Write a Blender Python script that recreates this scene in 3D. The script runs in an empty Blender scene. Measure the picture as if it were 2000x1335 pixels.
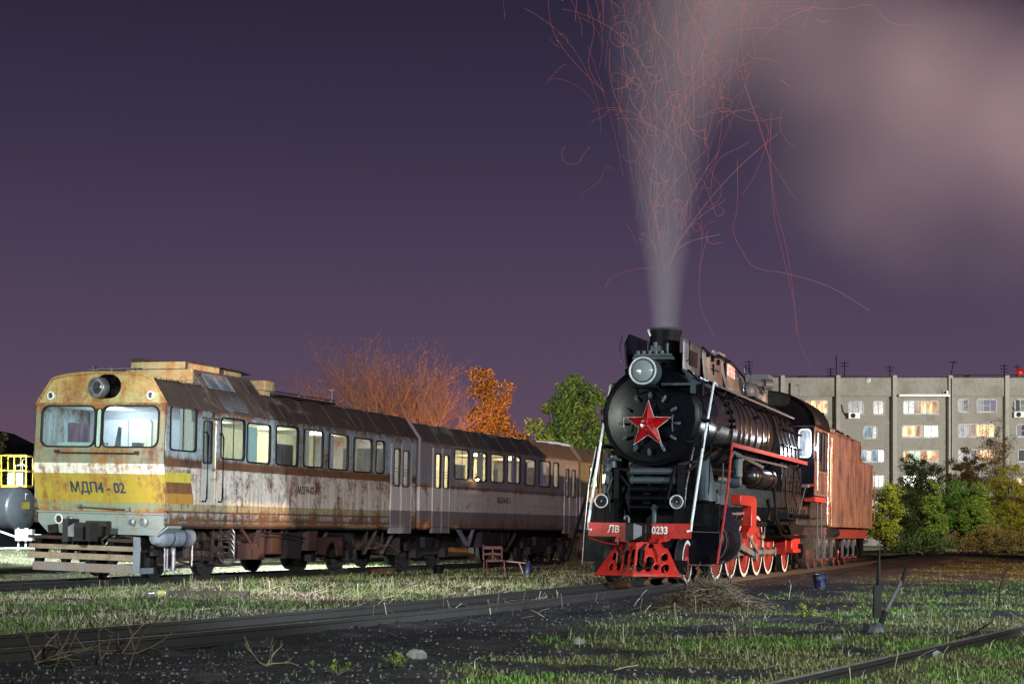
import bpy, bmesh, math, random
import numpy as np
from mathutils import Vector, Matrix, noise
R = math.radians
random.seed(7); rng = np.random.default_rng(7)
scn = bpy.context.scene
COL = scn.collection

# ------------------------------------------------------------------ camera
ZC = 0.99
cd = bpy.data.cameras.new('camera'); cam = bpy.data.objects.new('camera', cd); COL.objects.link(cam)
cam.location = (0, 0, ZC); cam.rotation_euler = (R(90), 0, 0)
cd.sensor_width = 36; cd.lens = 3200/2000*36; cd.shift_y = (1046-667.5)/2000
cd.clip_end = 3000; scn.camera = cam
scn.view_settings.view_transform = 'Standard'; scn.view_settings.look = 'None'
scn.view_settings.exposure = 0; scn.view_settings.gamma = 1
scn.render.resolution_x = 1024; scn.render.resolution_y = 683
try:
    scn.cycles.volume_step_rate = 2.0; scn.cycles.volume_bounces = 0
    scn.cycles.max_bounces = 6; scn.cycles.transparent_max_bounces = 12
except Exception: pass

# ------------------------------------------------------------------ night sky
w = bpy.data.worlds.new('World'); scn.world = w; w.use_nodes = True
nt = w.node_tree; N = nt.nodes; L = nt.links
for n in list(N): N.remove(n)
out = N.new('ShaderNodeOutputWorld'); bg = N.new('ShaderNodeBackground')
tc = N.new('ShaderNodeTexCoord'); sp = N.new('ShaderNodeSeparateXYZ'); rp = N.new('ShaderNodeValToRGB')
L.new(tc.outputs['Generated'], sp.inputs[0]); L.new(sp.outputs['Z'], rp.inputs[0])
cr = rp.color_ramp
SKY = [(0.0, (.150, .082, .120)), (.045, (.124, .074, .118)), (.10, (.092, .063, .110)), (.17, (.066, .047, .090)),
       (.24, (.041, .031, .064)), (.31, (.026, .020, .045)), (.6, (.013, .011, .03)), (1.0, (.008, .007, .02))]
while len(cr.elements) < len(SKY): cr.elements.new(.5)
for e, (p, c) in zip(cr.elements, SKY): e.position = p; e.color = (*c, 1)
vo = N.new('ShaderNodeTexVoronoi'); vo.inputs['Scale'].default_value = 62
L.new(tc.outputs['Generated'], vo.inputs['Vector'])
lt = N.new('ShaderNodeMath'); lt.operation = 'LESS_THAN'; lt.inputs[1].default_value = .012
L.new(vo.outputs['Distance'], lt.inputs[0])
sx = N.new('ShaderNodeSeparateXYZ'); L.new(vo.outputs['Color'], sx.inputs[0])
g2 = N.new('ShaderNodeMath'); g2.operation = 'GREATER_THAN'; g2.inputs[1].default_value = .93; L.new(sx.outputs[0], g2.inputs[0])
ml = N.new('ShaderNodeMath'); ml.operation = 'MULTIPLY'; L.new(lt.outputs[0], ml.inputs[0]); L.new(g2.outputs[0], ml.inputs[1])
ad = N.new('ShaderNodeMix'); ad.data_type = 'RGBA'; L.new(ml.outputs[0], ad.inputs[0]); L.new(rp.outputs[0], ad.inputs[6])
ad.inputs[7].default_value = (.3, .33, .45, 1)
L.new(ad.outputs[2], bg.inputs[0]); bg.inputs[1].default_value = 1.0; L.new(bg.outputs[0], out.inputs[0])

# ------------------------------------------------------------------ yard floodlights outside the picture (no masts built) and added fill lamps
def lamp(name, loc, target, power, col, size=80, blend=.3, rad=.15, kind='SPOT'):
    ld = bpy.data.lights.new(name, kind); ld.energy = power; ld.color = col; ld.shadow_soft_size = rad
    if kind == 'SPOT': ld.spot_size = R(size); ld.spot_blend = blend
    o = bpy.data.objects.new(name, ld); COL.objects.link(o); o.location = loc
    if target is not None: o.rotation_euler = (Vector(target)-Vector(loc)).to_track_quat('-Z', 'Y').to_euler()
    return o
COOL = (.80, .93, 1.0); SOD = (1.0, .42, .13); WARM = (1.0, .72, .45)
lamp('yard_flood_and_fill', (-23, 15, 6.5), (-9.5, 37, 2), 33000, (.93, 1, .88), 54, .7, .12)
lamp('yard_flood_and_fill', (24, 15.5, 5.5), (-4, 41, 2.5), 44000, COOL, 76, .4, .1)
lamp('sodium_floodlight', (34, 43, 4.2), (15, 52, 3), 74000, (1, .55, .28), 84, .5, .22)
lamp('yard_flood_and_fill', (-4, 3, 6), (-3.0, 50, 2.2), 62000, (1, .82, .88), 20, .35, .2)  # added pinkish fill for the railcars' sides
lamp('yard_flood_and_fill', (8.5, -2, 7), (3.2, 14, 0), 24000, (.88, 1, .88), 56, .8, .3)  # added lamp behind the camera, brightens the right-hand grass
lamp('sodium_floodlight', (2, 76, 2.5), (-6, 88, 6), 14000, (1, .36, .08), 72, .5, .4)
lamp('yard_flood_and_fill', (6, 74, 3), (2.4, 88, 6), 15000, (.78, 1, .80), 50, .5, .4)  # added nearby lamp to brighten the green tree
lamp('yard_flood_and_fill', (-17.5, 50, 6), (-17, 60, 0), 20000, COOL, 150, .3, .2)
lamp('yard_flood_and_fill', (-8, 58, 5), (-3, 50, 0), 22000, (.85, 1, .80), 150, .3, .2)
lamp('street_light_and_fill', (60, 120, 14), (55, 187, 11), 205000, (1, .97, .88), 150, .4, .5)
lamp('street_light_and_fill', (28, 84, 9), (32, 115, 3), 14500, (.92, 1, .55), 100, .5, .4)  # added lamp to brighten the right-hand bushes
lamp('sodium_light', (44, 96, 5), (36, 116, 4), 6000, SOD, 120, .5, .4)
# spots added for the smoke, the first in place of the town's sodium light
lamp('sodium_floodlight', (22, 12, 4), (12.5, 38, 12), 110000, (1, .37, .31), 44, .8, .5)
lamp('yard_flood_and_fill', (-9, 22, 3), (3.9, 36, 9.5), 8000, (.82, .90, 1), 30, .7, .3)  # added cool spot for the plume alone

# ------------------------------------------------------------------ mesh helpers
class MB:
    def __init__(s): s.v = []; s.f = []
    def add(s, vs, fs):
        o = len(s.v); s.v += [tuple(p) for p in vs]; s.f += [tuple(i+o for i in f) for f in fs]; return s
    def box(s, x0, x1, y0, y1, z0, z1):
        return s.add([(x0,y0,z0),(x1,y0,z0),(x1,y1,z0),(x0,y1,z0),(x0,y0,z1),(x1,y0,z1),(x1,y1,z1),(x0,y1,z1)],
                     [(0,3,2,1),(4,5,6,7),(0,1,5,4),(1,2,6,5),(2,3,7,6),(3,0,4,7)])
    def obox(s, c, sz, rot=(0,0,0)):
        from mathutils import Euler
        m = Euler(rot).to_matrix(); a, b, d = [q/2 for q in sz]; c = Vector(c)
        vs = [c + m @ Vector(p) for p in [(-a,-b,-d),(a,-b,-d),(a,b,-d),(-a,b,-d),(-a,-b,d),(a,-b,d),(a,b,d),(-a,b,d)]]
        return s.add(vs, [(0,3,2,1),(4,5,6,7),(0,1,5,4),(1,2,6,5),(2,3,7,6),(3,0,4,7)])
    def bar(s, p0, p1, wd, ht):
        p0 = Vector(p0); p1 = Vector(p1); d = (p1-p0); q = d.to_track_quat('Y', 'Z').to_matrix(); l = d.length/2; c = (p0+p1)/2
        vs = [c + q @ Vector(p) for p in [(-wd/2,-l,-ht/2),(wd/2,-l,-ht/2),(wd/2,l,-ht/2),(-wd/2,l,-ht/2),(-wd/2,-l,ht/2),(wd/2,-l,ht/2),(wd/2,l,ht/2),(-wd/2,l,ht/2)]]
        return s.add(vs, [(0,3,2,1),(4,5,6,7),(0,1,5,4),(1,2,6,5),(2,3,7,6),(3,0,4,7)])
    def lathe(s, prof, org, axis, n=24, a0=0, a1=2*math.pi):
        ax = Vector(axis).normalized(); q = ax.to_track_quat('Z', 'Y').to_matrix(); org = Vector(org)
        full = abs(a1-a0-2*math.pi) < 1e-6; m = n if full else n+1; vs = []; fs = []
        for (r, h) in prof:
            for k in range(m):
                a = a0+(a1-a0)*k/n; vs.append(org + q @ Vector((r*math.cos(a), r*math.sin(a), h)))
        for i in range(len(prof)-1):
            for k in range(n if full else m-1):
                a = i*m+k; b = i*m+(k+1) % m; fs.append((a, b, b+m, a+m))
        if full:
            if prof[0][0] > 1e-5: fs.append(tuple(range(m-1, -1, -1)))
            if prof[-1][0] > 1e-5: fs.append(tuple(range((len(prof)-1)*m, len(prof)*m)))
        return s.add(vs, fs)
    def cyl(s, p0, p1, r0, r1=None, n=16):
        p0 = Vector(p0); p1 = Vector(p1); r1 = r0 if r1 is None else r1
        return s.lathe([(r0, 0), (r1, (p1-p0).length)], p0, p1-p0, n)
    def tube(s, pts, r, n=6):
        pts = [Vector(p) for p in pts]; vs = []; fs = []; m = len(pts)
        for i, p in enumerate(pts):
            d = (pts[min(i+1, m-1)]-pts[max(i-1, 0)]); d = d if d.length > 1e-6 else Vector((0,0,1))
            q = d.to_track_quat('Z', 'Y').to_matrix(); rr = r[i] if isinstance(r, (list, tuple)) else r
            for k in range(n):
                a = 2*math.pi*k/n; vs.append(p + q @ Vector((rr*math.cos(a), rr*math.sin(a), 0)))
        for i in range(m-1):
            for k in range(n):
                a = i*n+k; b = i*n+(k+1) % n; fs.append((a, b, b+n, a+n))
        fs.append(tuple(range(n-1, -1, -1))); fs.append(tuple(range((m-1)*n, m*n)))
        return s.add(vs, fs)
    def prism(s, poly, fn0, fn1):
        """poly: 2D outline; fn0/fn1 map (u,v) to the two faces"""
        n = len(poly); vs = [fn0(*p) for p in poly]+[fn1(*p) for p in poly]
        return s.add(vs, [tuple(range(n)), tuple(range(2*n-1, n-1, -1))]+[(i, i+n, (i+1) % n+n, (i+1) % n) for i in range(n)])
    def sphere(s, c, r, n=12, sq=(1,1,1)):
        c = Vector(c); vs = []; fs = []; m = n//2
        for i in range(m+1):
            t = math.pi*i/m
            for k in range(n):
                a = 2*math.pi*k/n; vs.append(c+Vector((r*sq[0]*math.sin(t)*math.cos(a), r*sq[1]*math.sin(t)*math.sin(a), r*sq[2]*math.cos(t))))
        for i in range(m):
            for k in range(n): fs.append((i*n+k, (i+1)*n+k, (i+1)*n+(k+1) % n, i*n+(k+1) % n))
        return s.add(vs, fs)
    def torus(s, c, axis, Rr, r, n=32, m=8):
        prof = [(Rr+r*math.cos(2*math.pi*k/m), r*math.sin(2*math.pi*k/m)) for k in range(m+1)]
        o = MB(); o.lathe(prof, c, axis, n); o.f = [f for f in o.f if len(f) == 4]; return s.add(o.v, o.f)
    def build(s, name, mat, parent=None, smooth=True, bevel=0, ang=35):
        me = bpy.data.meshes.new(name); me.from_pydata(s.v, [], s.f)
        bm = bmesh.new(); bm.from_mesh(me); bmesh.ops.recalc_face_normals(bm, faces=bm.faces); bm.to_mesh(me); bm.free()
        if mat: me.materials.append(mat)
        if smooth and len(me.polygons):
            me.polygons.foreach_set('use_smooth', [True]*len(me.polygons)); me.set_sharp_from_angle(angle=R(ang))
        o = bpy.data.objects.new(name, me); COL.objects.link(o)
        if parent: o.parent = parent
        if bevel:
            b = o.modifiers.new('b', 'BEVEL'); b.width = bevel; b.segments = 2; b.limit_method = 'ANGLE'
        return o

def tag(o, label=None, cat=None, group=None, kind=None):
    if label: o['label'] = label
    if cat: o['category'] = cat
    if group: o['group'] = group
    if kind: o['kind'] = kind
    return o
def empty(name, loc, rot=(0,0,0)):
    o = bpy.data.objects.new(name, None); COL.objects.link(o); o.location = loc; o.rotation_euler = rot; o.empty_display_size = .2
    return o
KIDS = {}
def copy_tree(o, parent=None):
    c = o.copy(); COL.objects.link(c)
    if parent: c.parent = parent
    for ch in [x for x in bpy.data.objects if x.parent == o]: copy_tree(ch, c)
    return c
def text_obj(txt, size, name, mat, parent, M, extr=.004, xs=1.0, shear=0, bold=0):
    cu = bpy.data.curves.new('t', 'FONT'); cu.body = txt; cu.size = size; cu.align_x = 'CENTER'; cu.align_y = 'CENTER'
    cu.extrude = extr; cu.shear = shear; cu.offset = bold
    to = bpy.data.objects.new('t', cu); COL.objects.link(to); bpy.context.view_layer.update()
    me = bpy.data.meshes.new_from_object(to.evaluated_get(bpy.context.evaluated_depsgraph_get()))
    bpy.data.objects.remove(to)
    me.transform(M @ Matrix.Diagonal((xs, 1, 1, 1))); me.materials.clear(); me.materials.append(mat); me.name = name
    o = bpy.data.objects.new(name, me); COL.objects.link(o); o.parent = parent; return o
def MSIDE(x, y, z):      # text on a right-hand side wall
    return Matrix(((0,0,1,x),(1,0,0,y),(0,1,0,z),(0,0,0,1)))
def MFRONT(x, y, z):     # text on a front wall
    return Matrix(((1,0,0,x),(0,0,-1,y),(0,1,0,z),(0,0,0,1)))

def rrect(u0, u1, v0, v1, r, n=4):
    pts = []
    for (cx, cy, a) in ((u1-r, v0+r, -90), (u1-r, v1-r, 0), (u0+r, v1-r, 90), (u0+r, v0+r, 180)):
        for k in range(n+1):
            t = R(a+90*k/n); pts.append((cx+r*math.cos(t), cy+r*math.sin(t)))
    return pts
def ring(mb, u0, u1, v0, v1, fw, r, fn, t0, t1, n=4):
    """window frame: square outside, round inside; fn(u,v,t) -> point"""
    ins = rrect(u0, u1, v0, v1, r, n); k = n+1; outp = []
    for (cx, cy) in ((u1+fw, v0-fw), (u1+fw, v1+fw), (u0-fw, v1+fw), (u0-fw, v0-fw)): outp += [(cx, cy)]*k
    # round the outside too
    outp = rrect(u0-fw, u1+fw, v0-fw, v1+fw, r+fw*.6, n)
    m = len(ins); vs = [fn(*p, t1) for p in ins]+[fn(*p, t1) for p in outp]+[fn(*p, t0) for p in ins]+[fn(*p, t0) for p in outp]
    fs = []
    for i in range(m):
        j = (i+1) % m
        fs += [(i, j, m+j, m+i), (m+i, m+j, 3*m+j, 3*m+i), (2*m+i, 2*m+j, j, i)]
    mb.add(vs, fs)
def corners(mb, u0, u1, v0, v1, r, fn, t, n=4):
    """fills between a square hole and a round pane"""
    for (cx, cy, ox, oy, a) in ((u1-r, v0+r, u1, v0, -90), (u1-r, v1-r, u1, v1, 0), (u0+r, v1-r, u0, v1, 90), (u0+r, v0+r, u0, v0, 180)):
        arc = [(cx+r*math.cos(R(a+90*k/n)), cy+r*math.sin(R(a+90*k/n))) for k in range(n+1)]
        for k in range(n): mb.add([fn(*arc[k], t), fn(*arc[k+1], t), fn(ox, oy, t)], [(0, 1, 2)])
def panel(mb, fn, u0, u1, v0, v1, holes, t=0, uc=(), vc=(), rc=.07):
    us = sorted({round(x, 4) for x in [u0, u1, *uc]+[h[0] for h in holes]+[h[1] for h in holes] if u0 <= x <= u1})
    vs = sorted({round(x, 4) for x in [v0, v1, *vc]+[h[2] for h in holes]+[h[3] for h in holes] if v0 <= x <= v1})
    idx = {}; P = []; F = []
    def vid(i, j):
        if (i, j) not in idx: idx[(i, j)] = len(P); P.append(fn(us[i], vs[j], t))
        return idx[(i, j)]
    for i in range(len(us)-1):
        for j in range(len(vs)-1):
            a = (us[i]+us[i+1])/2; b = (vs[j]+vs[j+1])/2
            if any(h[0] < a < h[1] and h[2] < b < h[3] for h in holes): continue
            F.append((vid(i, j), vid(i+1, j), vid(i+1, j+1), vid(i, j+1)))
    mb.add(P, F)
    if rc:
        for h in holes: corners(mb, *h[:4], min(rc, (h[1]-h[0])*.3), fn, t)

# ------------------------------------------------------------------ materials
class NB:
    def __init__(s, name):
        s.m = bpy.data.materials.new(name); s.m.use_nodes = True; s.nt = s.m.node_tree
        s.b = s.nt.nodes['Principled BSDF']; s.o = s.nt.nodes['Material Output']
        s.tc = s.nt.nodes.new('ShaderNodeTexCoord')
    def n(s, t, **k):
        x = s.nt.nodes.new(t)
        for a, b in k.items(): setattr(x, a, b)
        return x
    def l(s, a, b): s.nt.links.new(a, b)
    def mapping(s, scale=(1,1,1), out='Object'):
        m = s.n('ShaderNodeMapping'); m.inputs['Scale'].default_value = scale; s.l(s.tc.outputs[out], m.inputs[0]); return m.outputs[0]
    def noise(s, scale, detail=5, vec=None, rough=.6, dist=0):
        x = s.n('ShaderNodeTexNoise'); x.inputs['Scale'].default_value = scale; x.inputs['Detail'].default_value = detail
        x.inputs['Roughness'].default_value = rough; x.inputs['Distortion'].default_value = dist
        s.l(vec if vec else s.tc.outputs['Object'], x.inputs['Vector']); return x.outputs['Fac']
    def ramp(s, fac, stops, interp='LINEAR'):
        x = s.n('ShaderNodeValToRGB'); c = x.color_ramp; c.interpolation = interp
        while len(c.elements) < len(stops): c.elements.new(.5)
        for e, (p, q) in zip(c.elements, stops): e.position = p; e.color = (*q, 1) if len(q) == 3 else q
        s.l(fac, x.inputs[0]); return x.outputs[0]
    def mix(s, f, a, b, mode='MIX'):
        x = s.n('ShaderNodeMix', data_type='RGBA', blend_type=mode)
        for v, i in ((f, 0), (a, 6), (b, 7)):
            if hasattr(v, 'links'): s.l(v, x.inputs[i])
            elif i == 0: x.inputs[0].default_value = v
            else: x.inputs[i].default_value = (*v, 1)
        return x.outputs[2]
    def math(s, op, a, b=0, clamp=False):
        x = s.n('ShaderNodeMath', operation=op, use_clamp=clamp)
        for v, i in ((a, 0), (b, 1)):
            if hasattr(v, 'links'): s.l(v, x.inputs[i])
            else: x.inputs[i].default_value = v
        return x.outputs[0]
    def bump(s, h, st=.3, d=.02):
        x = s.n('ShaderNodeBump'); x.inputs['Strength'].default_value = st; x.inputs['Distance'].default_value = d
        s.l(h, x.inputs['Height']); s.l(x.outputs[0], s.b.inputs['Normal'])
    def set(s, col=None, rough=None, metal=None, spec=None):
        for v, k in ((col, 'Base Color'), (rough, 'Roughness'), (metal, 'Metallic'), (spec, 'Specular IOR Level')):
            if v is None: continue
            if hasattr(v, 'links'): s.l(v, s.b.inputs[k])
            elif k == 'Base Color': s.b.inputs[k].default_value = (*v, 1)
            else: s.b.inputs[k].default_value = v
        return s.m
g3 = lambda v: (v, v, v)

def paint(name, col, rough=.4, var=.35, scale=3, dirt=(.03,.022,.016), dirtamt=.4, metal=0, bump=.15, spec=.5, streak=0):
    b = NB(name); n1 = b.noise(scale, 6); n2 = b.noise(scale*7, 4)
    c = b.mix(b.ramp(n2, [(.35, g3(0)), (.75, g3(1))]), col, tuple(x*(1-var) for x in col))
    m = b.ramp(n1, [(.62-dirtamt*.35, g3(0)), (.72, g3(1))])
    m = b.math('MULTIPLY', m, min(1, dirtamt*1.6))
    c = b.mix(m, c, dirt)
    if streak:
        ns = b.noise(2.2, 4, b.mapping((7, 7, .5))); c = b.mix(b.math('MULTIPLY', b.ramp(ns, [(.5, g3(0)), (.7, g3(1))]), streak), c, dirt)
    ro = b.math('ADD', b.math('MULTIPLY', n2, .25), rough-.1)
    b.set(c, ro, metal, spec); b.bump(n2, bump, .01); return b.m

def banded(name, stops, amt=.5, streakamt=.6, rust=((.13,.045,.015), (.28,.12,.035), (.05,.022,.014)), seed=0, extra=None, wob=.012, scale=1.0, belts=()):
    """weathered vehicle paint: coloured bands by height, with rust patches and run marks"""
    b = NB(name); sep = b.n('ShaderNodeSeparateXYZ'); b.l(b.tc.outputs['Object'], sep.inputs[0])
    mp = b.n('ShaderNodeMapping'); mp.inputs['Location'].default_value = (seed*3.1, seed*1.7, seed*.3); b.l(b.tc.outputs['Object'], mp.inputs[0])
    V = mp.outputs[0]
    nz = b.noise(5, 4, V)
    zz = b.math('ADD', sep.outputs['Z'], b.math('MULTIPLY', b.math('SUBTRACT', nz, .5), wob*2))
    base = b.ramp(b.math('DIVIDE', zz, 6.0), [(max(0, z/6.0), c) for z, c in stops], 'CONSTANT')
    n1 = b.noise(1.6*scale, 8, V, .65, .4); n2 = b.noise(9*scale, 6, V, .7); n3 = b.noise(.7, 3, V)
    ms = b.n('ShaderNodeMapping'); ms.inputs['Scale'].default_value = (9, 9, .55); b.l(V, ms.inputs[0])
    ns = b.noise(1.3, 6, ms.outputs[0], .6)
    # faded paint
    base = b.mix(b.ramp(n2, [(.3, g3(0)), (.8, g3(.45))]), base, b.mix(.5, base, (.30, .30, .24)))
    if extra: base = extra(b, base, sep, n1, n2, V)
    # stain film
    base = b.mix(b.math('MULTIPLY', b.ramp(ns, [(.44, g3(0)), (.66, g3(1))]), streakamt), base, b.mix(.35, rust[1], base))
    rustc = b.mix(n2, rust[0], rust[1]); rustc = b.mix(b.ramp(n3, [(.45, g3(0)), (.7, g3(1))]), rustc, rust[2])
    vt = b.noise(2.4, 6, (lambda q: (q.inputs.__getitem__('Scale').__setattr__('default_value', (1.6, 1.6, .4)), b.l(V, q.inputs[0]), q.outputs[0])[2])(b.n('ShaderNodeMapping')), .65)
    n1 = b.math('ADD', b.math('MULTIPLY', n1, .55), b.math('MULTIPLY', vt, .45))
    for (bz_, bw_, ba_) in belts:
        k_ = b.math('SUBTRACT', 1, b.math('DIVIDE', b.math('ABSOLUTE', b.math('SUBTRACT', sep.outputs['Z'], bz_)), bw_), True)
        n1 = b.math('ADD', n1, b.math('MULTIPLY', k_, ba_))
    m = b.ramp(b.math('ADD', b.math('MULTIPLY', n1, .7), b.math('MULTIPLY', n2, .3)), [(.60-.22*amt, g3(0)), (.68-.16*amt, g3(1))])
    c = b.mix(m, base, rustc)
    b.set(c, b.ramp(m, [(0, g3(.42)), (1, g3(.85))]), 0, .4); b.bump(b.math('ADD', b.math('MULTIPLY', n2, .4), m), .25, .01)
    return b.m

def emis(name, col, st=1, rough=.5, base=(.02,.02,.02)):
    b = NB(name); b.b.inputs['Emission Color'].default_value = (*col, 1); b.b.inputs['Emission Strength'].default_value = st
    return b.set(base, rough)
def glassm(name, tint=(.8,.9,.95), gl=.16, rough=.08, dirt=.22):
    b = NB(name); t = b.n('ShaderNodeBsdfTransparent'); t.inputs[0].default_value = (*tint, 1)
    g = b.n('ShaderNodeBsdfGlossy'); g.inputs['Roughness'].default_value = rough
    d = b.n('ShaderNodeBsdfDiffuse'); d.inputs[0].default_value = (.38,.45,.50,1)
    m1 = b.n('ShaderNodeMixShader'); m1.inputs[0].default_value = gl; b.l(t.outputs[0], m1.inputs[1]); b.l(g.outputs[0], m1.inputs[2])
    m2 = b.n('ShaderNodeMixShader'); nz = b.noise(2.5, 5, b.mapping((3,3,.8)))
    b.l(b.math('MULTIPLY', b.ramp(nz, [(.35, g3(.15)), (.75, g3(1))]), dirt), m2.inputs[0])
    b.l(m1.outputs[0], m2.inputs[1]); b.l(d.outputs[0], m2.inputs[2]); b.l(m2.outputs[0], b.o.inputs[0]); return b.m

M = {}
M['black'] = paint('black_enamel', (.003,.0035,.006), .24, .4, .6, (.006,.007,.009), .3, spec=.17, bump=.015)
M['sooty'] = paint('sooty_iron', (.004,.0045,.006), .5, .5, 3, (.012,.010,.009), .4, spec=.10)
M['boiler'] = paint('boiler_cladding', (.02,.02,.023), .27, .45, 1.4, (.055,.045,.042), .3, bump=.06, spec=.9, metal=.5)
def plate(name, c0, c1, c2, metal, rough, st):
    b = NB(name); n1 = b.noise(1.1, 6, b.mapping((1.6, 1.6, .6)), .65); n2 = b.noise(1.1, 6); n3 = b.noise(16, 4, b.mapping((1, 1, .3))); n4 = b.noise(1.6, 2, b.mapping((2.2, 2.2, .25)))
    c = b.mix(b.ramp(n1, [(.38, g3(0)), (.62, g3(1))]), c0, c1); c = b.mix(b.ramp(n2, [(.5, g3(0)), (.68, g3(.8))]), c, c2); c = b.mix(b.ramp(n3, [(.5, g3(0)), (.8, g3(.2))]), c, c2)
    b.set(c, b.ramp(n1, [(.35, g3(rough-.07)), (.7, g3(rough+.25))]), metal, .9); b.bump(b.math('ADD', b.noise(1.5, 3), b.math('MULTIPLY', n3, .04)), st, .05); return b.m
M['tender'] = plate('tender_plate', (.42,.27,.19), (.15,.085,.055), (.06,.033,.023), .5, .20, .6)
M['shroud'] = paint('shroud_plate', (.17,.15,.145), .42, .35, 2, (.045,.04,.042), .5, metal=.35, streak=.5)
M['red'] = paint('red_paint', (.46,.018,.012), .36, .25, 5, (.06,.015,.012), .4)
M['wheelred'] = paint('wheel_red_paint', (.38,.035,.03), .42, .3, 6, (.09,.03,.025), .3)
M['dkred'] = paint('dull_red_frame_paint', (.15,.018,.012), .45, .3, 5, (.03,.012,.01), .5)
M['letter'] = paint('white_lettering', (.72,.72,.72), .5, .05, 1, (.6,.6,.6), .0)
M['starred'] = paint('star_red_enamel', (.30,.003,.004), .22, .15, 4, (.25,.01,.01), .1, spec=.8)
M['white'] = paint('white_paint', (.72,.74,.74), .4, .2, 6, (.2,.19,.18), .25)
M['rimwhite'] = paint('rim_white_paint', (.62,.62,.62), .5, .3, 9, (.16,.14,.13), .35)
M['steel'] = paint('worn_steel', (.30,.31,.34), .35, .4, 5, (.06,.05,.045), .3, metal=.7)
M['greyp'] = paint('grey_paint', (.035,.052,.064), .5, .3, 4, (.05,.055,.06), .3)
M['dkrust'] = paint('dark_rusty_iron', (.022,.015,.013), .75, .5, 5, (.06,.026,.014), .4, bump=.4)
M['undr'] = paint('underframe_iron', (.012,.011,.013), .7, .5, 5, (.035,.018,.013), .35, bump=.3)
M['undrred'] = paint('red_brown_iron', (.055,.022,.018), .75, .45, 4, (.018,.012,.011), .6, bump=.4)
M['tank'] = paint('blue_grey_tank_paint', (.20,.24,.30), .35, .4, 4, (.05,.06,.08), .45)
M['plank'] = paint('weathered_plank', (.33,.26,.20), .8, .4, 3, (.16,.07,.035), .5, bump=.4)
M['plankm'] = paint('rusty_steel_plank', (.22,.20,.21), .5, .4, 3, (.22,.10,.04), .5)
M['rubber'] = paint('black_rubber', (.006,.0065,.008), .55, .3, spec=.25)
M['void'] = paint('painted_recess_black', (.002,.002,.002), .9, .1, spec=0)
M['cream'] = paint('cream_interior_panel', (.62,.62,.46), .6, .15, 2, (.35,.33,.25), .2)
M['mint'] = paint('mint_interior_panel', (.42,.60,.52), .6, .15, 2, (.25,.35,.3), .15)
M['lilac'] = paint('pale_interior_door', (.50,.52,.62), .55, .15, 2, (.3,.3,.35), .15)
M['glass'] = glassm('dusty_glass'); M['dkglass'] = glassm('dark_dusty_glass', (.25,.3,.33), .2, .1, .2)
M['lens'] = paint('lamp_lens', (.22,.25,.27), .12, .1, 8, (.1,.1,.1), .1, spec=1.0)
M['lens2'] = paint('clear_lamp_lens', (.30,.33,.33), .1, .3, 12, (.05,.05,.05), .2, spec=1.0, metal=.3)
M['coal'] = paint('coal', (.012,.012,.014), .35, .4, 9, (.03,.03,.03), .4, bump=.6)

# ------------------------------------------------------------------ the railcars
DTH = math.atan(1275/3200)
HWD = 1.8
ES = 4.02      # eave height
# measured side-wall positions: distance along the train and height over the rail
def ds(px): return (72650/(2275-px)-37.2)/.929
def dz(px, py): return ZC+(1046-py)*(72650/(2275-px))/3200+.05
def hole(px0, px1, py0, py1, off=0):
    pm = (px0+px1)/2
    return (ds(px0)-off, ds(px1)-off, dz(pm, py1), dz(pm, py0))
WHT = (.58,.58,.52); TEAL = (.20,.28,.27); BLU = (.17,.20,.24); TAN = (.30,.30,.18); RBR = (.09,.04,.022)
side1 = banded('railcar_side_paint', [(0,RBR),(1.33,TEAL),(1.38,RBR),(1.42,(.30,.38,.38)),(1.55,RBR),(1.60,TAN),(1.77,WHT),(2.62,RBR),(2.67,(.07,.035,.022)),(2.79,TEAL),(2.84,(.22,.33,.38))],
               .50, .9, rust=((.085,.035,.016),(.18,.09,.035),(.035,.018,.013)), seed=1, belts=((2.76,.16,.17),(1.42,.28,.15),(3.98,.22,.12),(2.5,.4,.03)))
side2 = banded('coach_side_paint', [(0,(.06,.04,.035)),(1.3,(.12,.125,.135)),(1.74,(.13,.14,.155)),(1.80,(.50,.51,.50)),(2.52,(.13,.13,.15)),(2.60,(.17,.20,.24))], .30, .6, seed=4, belts=((2.56,.14,.14),(1.36,.22,.14),(3.9,.2,.10)))
side3 = banded('green_coach_side_paint', [(0,(.06,.04,.035)),(1.3,(.12,.125,.135)),(1.80,(.45,.46,.42)),(2.52,(.10,.12,.10)),(2.60,(.16,.19,.14))], .3, .5, seed=6)
frontm = banded('railcar_front_paint', [(0,(.16,.22,.24)),(1.50,(.16,.09,.05)),(1.57,(.22,.29,.18)),(1.77,(.39,.31,.025)),(2.42,(.80,.80,.74)),(2.655,(.15,.21,.16)),(3.1,(.15,.21,.15))],
               .52, .6, rust=((.16,.055,.018),(.40,.17,.035),(.12,.055,.035)), seed=2, belts=((4.0,.25,.14),(2.95,.35,.07),(1.55,.12,.12)),
               extra=lambda b, base, sep, n1, n2, V: b.mix(b.math('MULTIPLY', b.ramp(b.math('ADD', b.math('DIVIDE', sep.outputs['Z'], 6.0), b.math('MULTIPLY', b.math('SUBTRACT', n1, .5), .25)),
                     [(.60, g3(0)), (.72, g3(1))]), .85), base, b.mix(b.ramp(n2, [(.4, g3(0)), (.65, g3(1))]), (.36,.16,.06), (.45,.38,.10))), wob=.006)
gablem = banded('rusty_gable_paint', [(0,(.34,.34,.13)),(4.3,(.36,.27,.09))], .66, .6, rust=((.17,.065,.025),(.34,.15,.04),(.22,.10,.055)), seed=21)
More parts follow.
